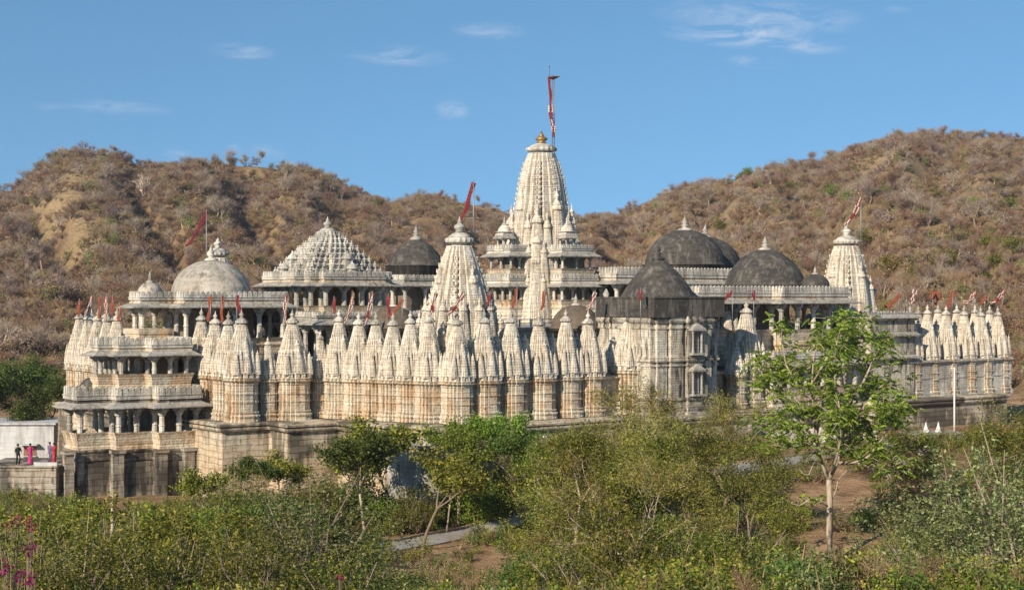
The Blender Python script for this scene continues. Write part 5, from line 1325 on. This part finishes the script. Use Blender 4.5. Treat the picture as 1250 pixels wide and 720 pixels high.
for i, (px, D, k, s, wh) in enumerate(shrubs):
    x, y = XY(px, D); me = SH[k][i % 2]
    o = put('shrub', me, None, (x, y, gz(x, y) - .15), rr.uniform(0, 6.28), (s * rr.uniform(.9, 1.12), s * rr.uniform(.9, 1.1), s * rr.uniform(.85, 1.1)))
    tag(o, '%s shrub %s' % (names[k], wh), 'shrub', 'wild shrubs on the slope below the temple')
# bougainvillea sprays near the camera
def boug(px, py, D, sc, label):
    x, y = XY(px, D); zt = Z(py, D); g0 = gz(x, y); rg = np.random.default_rng(int(px * 7 + py))
    o = empty('bougainvillea', (x, y, g0)); tag(o, label, 'flowering bush')
    h = zt - g0; st = MB(); ends = []
    for k in range(7):
        e = Vector((rg.normal() * .055 * sc, rg.normal() * .06, h + rg.normal() * .045 * sc)); st.tube([(rg.normal() * .1, rg.normal() * .1, -.1), (e.x * .3, e.y * .3, h * .6), tuple(e)], [.012, .009, .004], 4); ends.append(tuple(e))
    st.build('stem', BARK_BROWN, o)
    E = np.array(ends); P = np.repeat(E, 14, axis=0); P = P + rg.normal(size=P.shape) * .026 * sc
    o2 = put('blossom', quads_mesh('blossom', leaf_quads(P, .024 * sc + .006, rg, .8), [LEAF_MAGENTA]), o)
    P2 = np.repeat(E, 14, axis=0) + rg.normal(size=(len(E) * 14, 3)) * np.array([.16, .16, .12]) * sc - np.array([0, 0, .26])
    put('leaves', quads_mesh('leaves', leaf_quads(P2, .05, rg, .5), [LEAF_OLIVE]), o)
for px, py, D, s, lb in ((12, 635, 17, .8, 'magenta bougainvillea spray highest at the left edge'), (40, 643, 18, .8, 'magenta bougainvillea spray second highest, just right of the edge'), (33, 672, 16, .9, 'magenta bougainvillea spray in the middle of the left group'), (8, 702, 14, 1.0, 'magenta bougainvillea spray in the lower left corner'), (33, 706, 15, .8, 'low magenta bougainvillea spray right of the corner spray'), (417, 705, 20, .5, 'single crimson blossom spray at the bottom left of centre')):
    boug(px, py, D, s, lb)

# undergrowth: weeds and low brush nobody could count
uc = bpy.data.collections.new('undergrowth_sources')
for i, (m, n, lf, w, h) in enumerate(((LEAF_OLIVE, 620, .075, 1.3, .7), (LEAF_YELLOW, 520, .085, 1.2, .7), (LEAF_DRY, 420, .07, 1.0, .4), (LEAF_GREY, 600, .065, 1.3, .7), (LEAF_DARK, 600, .075, 1.4, .6), (LEAF_BRIGHT, 500, .08, 1.1, .5))):
    proto_into(uc, 'weed_%02d' % i, shrub_mesh('weed', 301 + i, w, h, m, n, lf, .5, 8, 14, TWIG_BROWN, hollow=.2, sc_w=.008))
for i in range(1): proto_into(uc, 'weed_%02d' % (6 + i), bare_mesh('weed', 311 + i, .8, 1.4, (TWIG_BROWN, TWIG_WARM)[i], 120, .008, False))
NU = 13000
uy = 34 + (120 - 34) * rng.uniform(0, 1, NU) ** .8; upx = rng.uniform(-60, 1310, NU); ux = (upx - 625) / F * uy
P = np.array([XY(a, b) for a, b in ((400, 86), (480, 91), (560, 97), (640, 102.5), (740, 106), (850, 104), (930, 105), (1010, 110), (1075, 119), (1120, 128))])
dmin = np.full(NU, 1e9)
for a, b in zip(P[:-1], P[1:]):
    ab = b - a; t = np.clip(((ux - a[0]) * ab[0] + (uy - a[1]) * ab[1]) / (ab @ ab), 0, 1); dmin = np.minimum(dmin, np.hypot(ux - a[0] - t * ab[0], uy - a[1] - t * ab[1]))
den = fbm(ux / 7 + 40, uy / 7, 3)
keep = (dmin > 2.0) & (den > -.12 + .1 * rng.normal(size=NU)) 
bare_s = (((upx - 545) / 85) ** 2 + ((uy - 84) / 9) ** 2 < 1) | (((upx - 1030) / 80) ** 2 + ((uy - 72) / 16) ** 2 < 1) | (((upx - 600) / 70) ** 2 + ((uy - 66) / 12) ** 2 < 1) | (((upx - 1060) / 130) ** 2 + ((uy - 95) / 12) ** 2 < 1) | (((upx - 1130) / 70) ** 2 + ((uy - 106) / 10) ** 2 < 1) | (((upx - 950) / 70) ** 2 + ((uy - 98) / 6) ** 2 < 1)
keep &= ~(bare_s & (rng.uniform(0, 1, NU) < .88))
# keep weeds out of the temple itself
du, dv = (ux - C0[0]) * CU + (uy - C0[1]) * SU, -(ux - C0[0]) * SU + (uy - C0[1]) * CU
keep &= ~((du > -2.5) & (dv > -5)) & ~((du > -24) & (dv > 8.5))
up_ = np.stack([ux[keep], uy[keep], ground_z(ux[keep], uy[keep]) - .05], 1)
scatter('undergrowth', up_, rng.uniform(.6, 1.7, keep.sum()), uc, rng)

# ------------------------------------------------------------------ small things round the temple
# white house at the left
hx0, hy0 = XY(30, 150)
hs_ = empty('house', (hx0, hy0, gz(hx0, hy0))); tag(hs_, 'low white flat-roofed house at the left edge beyond the terrace', 'house')
zt = Z(515, 150) - gz(hx0, hy0)
w = MB(); w.box((-1.0, 0, zt / 2 - .5), (9.6, 6, zt + 1.0)); w.build('wall', PLASTER, hs_)
rf = MB(); rf.box((-1.0, 0, zt + .08), (10.1, 6.5, .16)); rf.box((1.5, -3.4, zt - 1.9), (1.8, .9, .1)); rf.build('roof', PLASTER, hs_)
for x in (-3.2, 1.5):
    wd = MB(); wd.box((x, -3.0, zt - 2.5), (1.2, .12, 1.0)); wo = wd.build('window', flat('brown_shutter', (.20, .10, .05)), hs_); sl = MB(); sl.box((x, -3.12, zt - 3.05), (1.4, .25, .08)); sl.build('sill', PLASTER, wo)
# entrance terrace with steps left of the porch
tx, ty = XY(38, 119.5)
te = MB(); zt_ = Z(566, 119); g0 = gz(tx, ty)
te.box((0, 0, zt_ / 2 + .5), (5.6, 5.5, zt_ - 1.0), 0.0)
te.box((0, 0, zt_ + .06), (5.9, 5.8, .12), 0.0)
for i in range(7): te.box((-3.1 - .3 * i, 0, (zt_ - .17 * i) / 2 + .4), (.32, 3.4, zt_ - .17 * i - 1.0))
t_o = te.build('terrace', PODIUM_DARK, None, (tx, ty, 0)); tag(t_o, 'stone entrance terrace with steps where people stand, left of the porch', 'terrace')
cp = MB()
cp.box((2.0, -2.7, zt_ + .22), (1.8, .25, .3)); cp.box((-2.7, -2.6, zt_ + .5), (.35, .35, .9)); cp.build('coping', PLASTER, t_o)
# white round wall near the front corner of the temple
rx, ry = XY(522, 111)
rwz = gz(rx, ry)
rr_ = MB(); rr_.lathe([(3.0, -.5), (3.0, Z(541, 110) - rwz - .25), (3.12, Z(541, 110) - rwz - .22), (3.12, Z(541, 110) - rwz), (2.8, Z(541, 110) - rwz), (2.8, 1.0), (.1, 1.0)], 40, smooth=False)
tag(rr_.build('round_tank', OLD_WHITE, None, (rx, ry, rwz)), 'whitewashed round tank wall below the front corner of the temple', 'water tank')
# pale boulders and stone pier behind the big tree
def boulder(px, D, s, seed, label, mat=None):
    rg = np.random.default_rng(seed); m = MB(); n = 14; rings = []
    for i in range(9):
        a = math.pi * (i + .5) / 9; rings.append([(math.sin(a) * math.cos(2 * math.pi * j / n) * (1 + .18 * rg.normal()), math.sin(a) * math.sin(2 * math.pi * j / n) * (1 + .18 * rg.normal()), -math.cos(a) * (1 + .1 * rg.normal())) for j in range(n)])
    m.rings(rings); x, y = XY(px, D); o = m.build('boulder', mat or DOME_WHITE, None, (x, y, gz(x, y) + s[2] * .3), rg.uniform(0, 3)); o.scale = s; tag(o, label, 'rock', 'pale rocks beside the path'); return o
boulder(962, 121, (1.7, 1.1, 1.2), 1, 'large white boulder left of the pale trunk, beside the path')
boulder(998, 122, (1.5, 1.0, 1.1), 2, 'rounded white boulder just behind the pale trunk')
boulder(1030, 124, (1.5, 1.0, 1.2), 3, 'white boulder right of the pale trunk and left of the stone pier')
boulder(1128, 112, (.7, .5, .35), 4, 'flat pale rock below the stone slab'); boulder(1098, 106, (.5, .4, .3), 5, 'small pale stone at the edge of the path end'); boulder(1082, 101, (.35, .3, .22), 6, 'smallest pale stone right of the tree')
boulder(862, 103, (.6, .4, .35), 7, 'pale stone in the brush left of the right-hand path'); boulder(842, 101, (.45, .4, .3), 8, 'small pale stone in the brush below the bastion')
px_, py_ = XY(1062, 124); pb = MB(); wall_body(pb, .55, 0, 3.1, RATHA_S); pb.lathe([(.6, 3.1), (.5, 3.4), (.15, 3.6), (.2, 3.75), (.03, 4.0)], 12)
tag(pb.build('stone_pier', MARBLE_CREAM, None, (px_, py_, gz(px_, py_) - .1), .4), 'carved cream stone pier behind the tall bright green tree', 'pier')
sx_, sy_ = XY(1137, 121); sg = gz(sx_, sy_)
sl = MB(); sl.box((0, 0, .2), (4.2, 2.2, .9)); sl.box((0, 0, .7), (4.5, 2.5, .12)); so = sl.build('stone_platform', GREY_STONE, None, (sx_, sy_, sg), .15); tag(so, 'low grey stone platform carrying two small white shrines', 'platform')
for dx, lb in ((-.45, 'left one of two tiny white cone shrines on the stone platform'), (.45, 'right one of two tiny white cone shrines on the stone platform')):
    s_ = MB(); s_.box((0, 0, .12), (.5, .5, .24)); s_.lathe([(.25, .24), (.27, .35), (.2, .6), (.1, .8), (.13, .87), (.07, .95), (.02, 1.2)], 14)
    tag(put('small_shrine', s_.mesh('small_shrine', WHITE_PAINT), None, (sx_ + dx * 1.1, sy_ - .2, sg + .76), .3, .68), lb, 'small shrine', 'tiny white shrines on the stone platform')
# posts
def post(px, D, y_top, y_bot, r, label, mat=WHITE_PAINT, cat='post', lamp=False, name='post'):
    x, y = XY(px, D); g0 = gz(x, y); z1 = Z(y_top, D); o = empty(name, (x, y, g0)); tag(o, label, cat)
    m = MB(); m.tube([(0, 0, -.2), (0, 0, (z1 - g0) * .5), (0, 0, z1 - g0)], [r, r * .85, r * .7], 8); m.build('shaft', mat, o)
    if lamp:
        l = MB(); l.box((-.12, 0, z1 - g0 + .02), (.34, .10, .05)); l.lathe([(.05, -.06), (.09, 0), (.06, .06)], 8, (-.24, 0, z1 - g0)); l.build('lamp_head', WHITE_PAINT, o)
    return o
post(1165, 128, 449, 520, .09, 'white lamp post standing alone before the right-hand spire row', cat='lamp post', lamp=True, name='lamp_post')
post(668, 104, 533, 580, .07, 'slim white lamp post in the middle before the dark podium', cat='lamp post', lamp=True, name='lamp_post')
post(137, 74, 613, 665, .10, 'white painted stake in the shrubs below the porch', BARK_WHITE)
post(560, 101, 574, 612, .11, 'white and orange painted stake on the verge right of the white round wall', BARK_WHITE)
post(508, 99, 590, 625, .07, 'thin whitewashed stake behind the yellow-green tree', BARK_WHITE)

# ------------------------------------------------------------------ people (four, on the terrace and steps)
def person(px, D, zfoot, face, top_m, low_m, label, arm=0.0, skirt=True, h=1.62, bend=0.0):
    x, y = XY(px, D); me = bpy.data.meshes.new('person')
    J = {'pel': (0, 0, .93), 'ch': (0, -bend * .1, 1.22), 'sh': (0, -bend * .14, 1.38), 'nk': (0, -bend * .17, 1.46), 'hd': (0, -bend * .2, 1.56), 'tp': (0, -bend * .2, 1.66),
         'lh': (-.09, 0, .88), 'lk': (-.11, -.03, .48), 'la': (-.11, .02, .08), 'lt': (-.12, -.15, .03), 'rh': (.09, 0, .88), 'rk': (.12, -.12, .49), 'ra': (.12, .04, .08), 'rt': (.13, -.13, .03),
         'ls': (-.17, -bend * .13, 1.36), 'le': (-.24, .02, 1.08), 'lw': (-.23, -.12, .84), 'lf': (-.22, -.17, .74), 'rs': (.17, -bend * .13, 1.36), 're': (.26, -.05 - arm * .1, 1.10 + arm * .05), 'rw': (.24, -.22 - arm * .1, .92 + arm * .25), 'rf': (.23, -.30 - arm * .1, .88 + arm * .3)}
    rad = dict(pel=.13, ch=.12, sh=.11, nk=.05, hd=.085, tp=.07, lh=.08, lk=.055, la=.038, lt=.03, rh=.08, rk=.055, ra=.038, rt=.03, ls=.05, le=.038, lw=.027, lf=.025, rs=.05, re=.038, rw=.027, rf=.025)
    ks = list(J); E = [('pel', 'ch'), ('ch', 'sh'), ('sh', 'nk'), ('nk', 'hd'), ('hd', 'tp'), ('pel', 'lh'), ('lh', 'lk'), ('lk', 'la'), ('la', 'lt'), ('pel', 'rh'), ('rh', 'rk'), ('rk', 'ra'), ('ra', 'rt'), ('sh', 'ls'), ('ls', 'le'), ('le', 'lw'), ('lw', 'lf'), ('sh', 'rs'), ('rs', 're'), ('re', 'rw'), ('rw', 'rf')]
    me.from_pydata([J[k] for k in ks], [(ks.index(a), ks.index(b)) for a, b in E], []); me.materials.append(SKIN)
    o = put('person', me, None, (x, y, zfoot), face, h / 1.66); tag(o, label, 'person')
    sk = o.modifiers.new('skin', 'SKIN'); ss = o.modifiers.new('sub', 'SUBSURF'); ss.levels = 1; ss.render_levels = 1
    if me.skin_vertices: sv = me.skin_vertices[0].data
    else:
        lay = me.attributes; sv = None
    if sv:
        for i, k in enumerate(ks): sv[i].radius = (rad[k], rad[k] * .85)
        sv[0].use_root = True
    c = MB(); b = -bend
    def ell(zs): c.rings([[(cx + rx * math.cos(a * math.pi / 7), cy + ry * math.sin(a * math.pi / 7), z) for a in range(14)] for z, rx, ry, cx, cy in zs], cap0=False, cap1=False, smooth=True)
    ell([(.84, .165, .125, 0, 0), (1.0, .15, .115, 0, b * .03), (1.2, .16, .12, 0, b * .09), (1.36, .19, .11, 0, b * .13), (1.43, .09, .08, 0, b * .15)])
    for s in (-1, 1):
        k = 'l' if s < 0 else 'r'; c.tube([J[k + 's'], tuple((Vector(J[k + 's']) + Vector(J[k + 'e'])) / 2), J[k + 'e']], [.075, .062, .056], 8)
    c.build('shirt', top_m, o)
    c = MB()
    if skirt: ell([(.10, .21, .19, 0, -.02), (.4, .19, .16, 0, -.03), (.7, .17, .14, 0, -.01), (.94, .155, .12, 0, 0)])
    else:
        for k in 'lr': c.tube([J[k + 'h'], J[k + 'k'], J[k + 'a']], [.10, .078, .062], 8)
        ell([(.80, .17, .13, 0, 0), (.95, .155, .12, 0, 0)])
    c.build('skirt' if skirt else 'trousers', low_m, o)
    hm = MB(); hm.lathe([(.088, -.02), (.097, .04), (.08, .11), (.03, .135)], 12, (0, b * .2 + .015, 1.58)); 
    if skirt: hm.lathe([(.03, -.22), (.06, -.05), (.08, .05)], 8, (0, b * .2 + .07, 1.55))
    hm.build('hair', HAIR, o)
    return o
MAG, BLU, RED, DRK, PUR = flat('magenta_cotton', (.45, .04, .16), .9), flat('blue_cotton', (.07, .10, .22), .9), flat('crimson_cotton', (.35, .02, .03), .9), flat('dark_cotton', (.02, .025, .03), .9), flat('violet_cotton', (.14, .10, .22), .9)
zt2 = zt_ + .12
person(61, 118.5, zt2, 2.6, PUR, BLU, 'person in blue and violet standing by the porch wall on the terrace', skirt=False)
person(66, 118.0, zt2, -.6, RED, RED, 'person in a long crimson dress on the terrace beside the porch, arm raised', arm=1.0)
person(37, 117.4, zt2 - .0, .4, MAG, MAG, 'person in a magenta sari in the middle of the terrace edge', bend=.2)
person(22, 117.0, zt2 - .0, .9, DRK, DRK, 'person in dark clothes standing at the left end of the terrace', skirt=False)

# thin air between the temple and the hills
hzmin = float(min(hill_z(HX, DD).min(), ground_z(X, Y).min())) - 1.0
hb = MB(); hb.box((0, 530, (hzmin + 130) / 2), (3400, 1280, 130 - hzmin))
hm_, hnt, hout = mat_new('haze'); pv = hnt.nodes.new('ShaderNodeVolumePrincipled'); pv.inputs['Color'].default_value = (.80, .88, 1.0, 1); pv.inputs['Density'].default_value = .00011; pv.inputs['Anisotropy'].default_value = .2
hnt.links.new(pv.outputs[0], hout.inputs['Volume'])
tag(hb.build('haze', hm_), kind='stuff')
print('objects', len(bpy.data.objects))
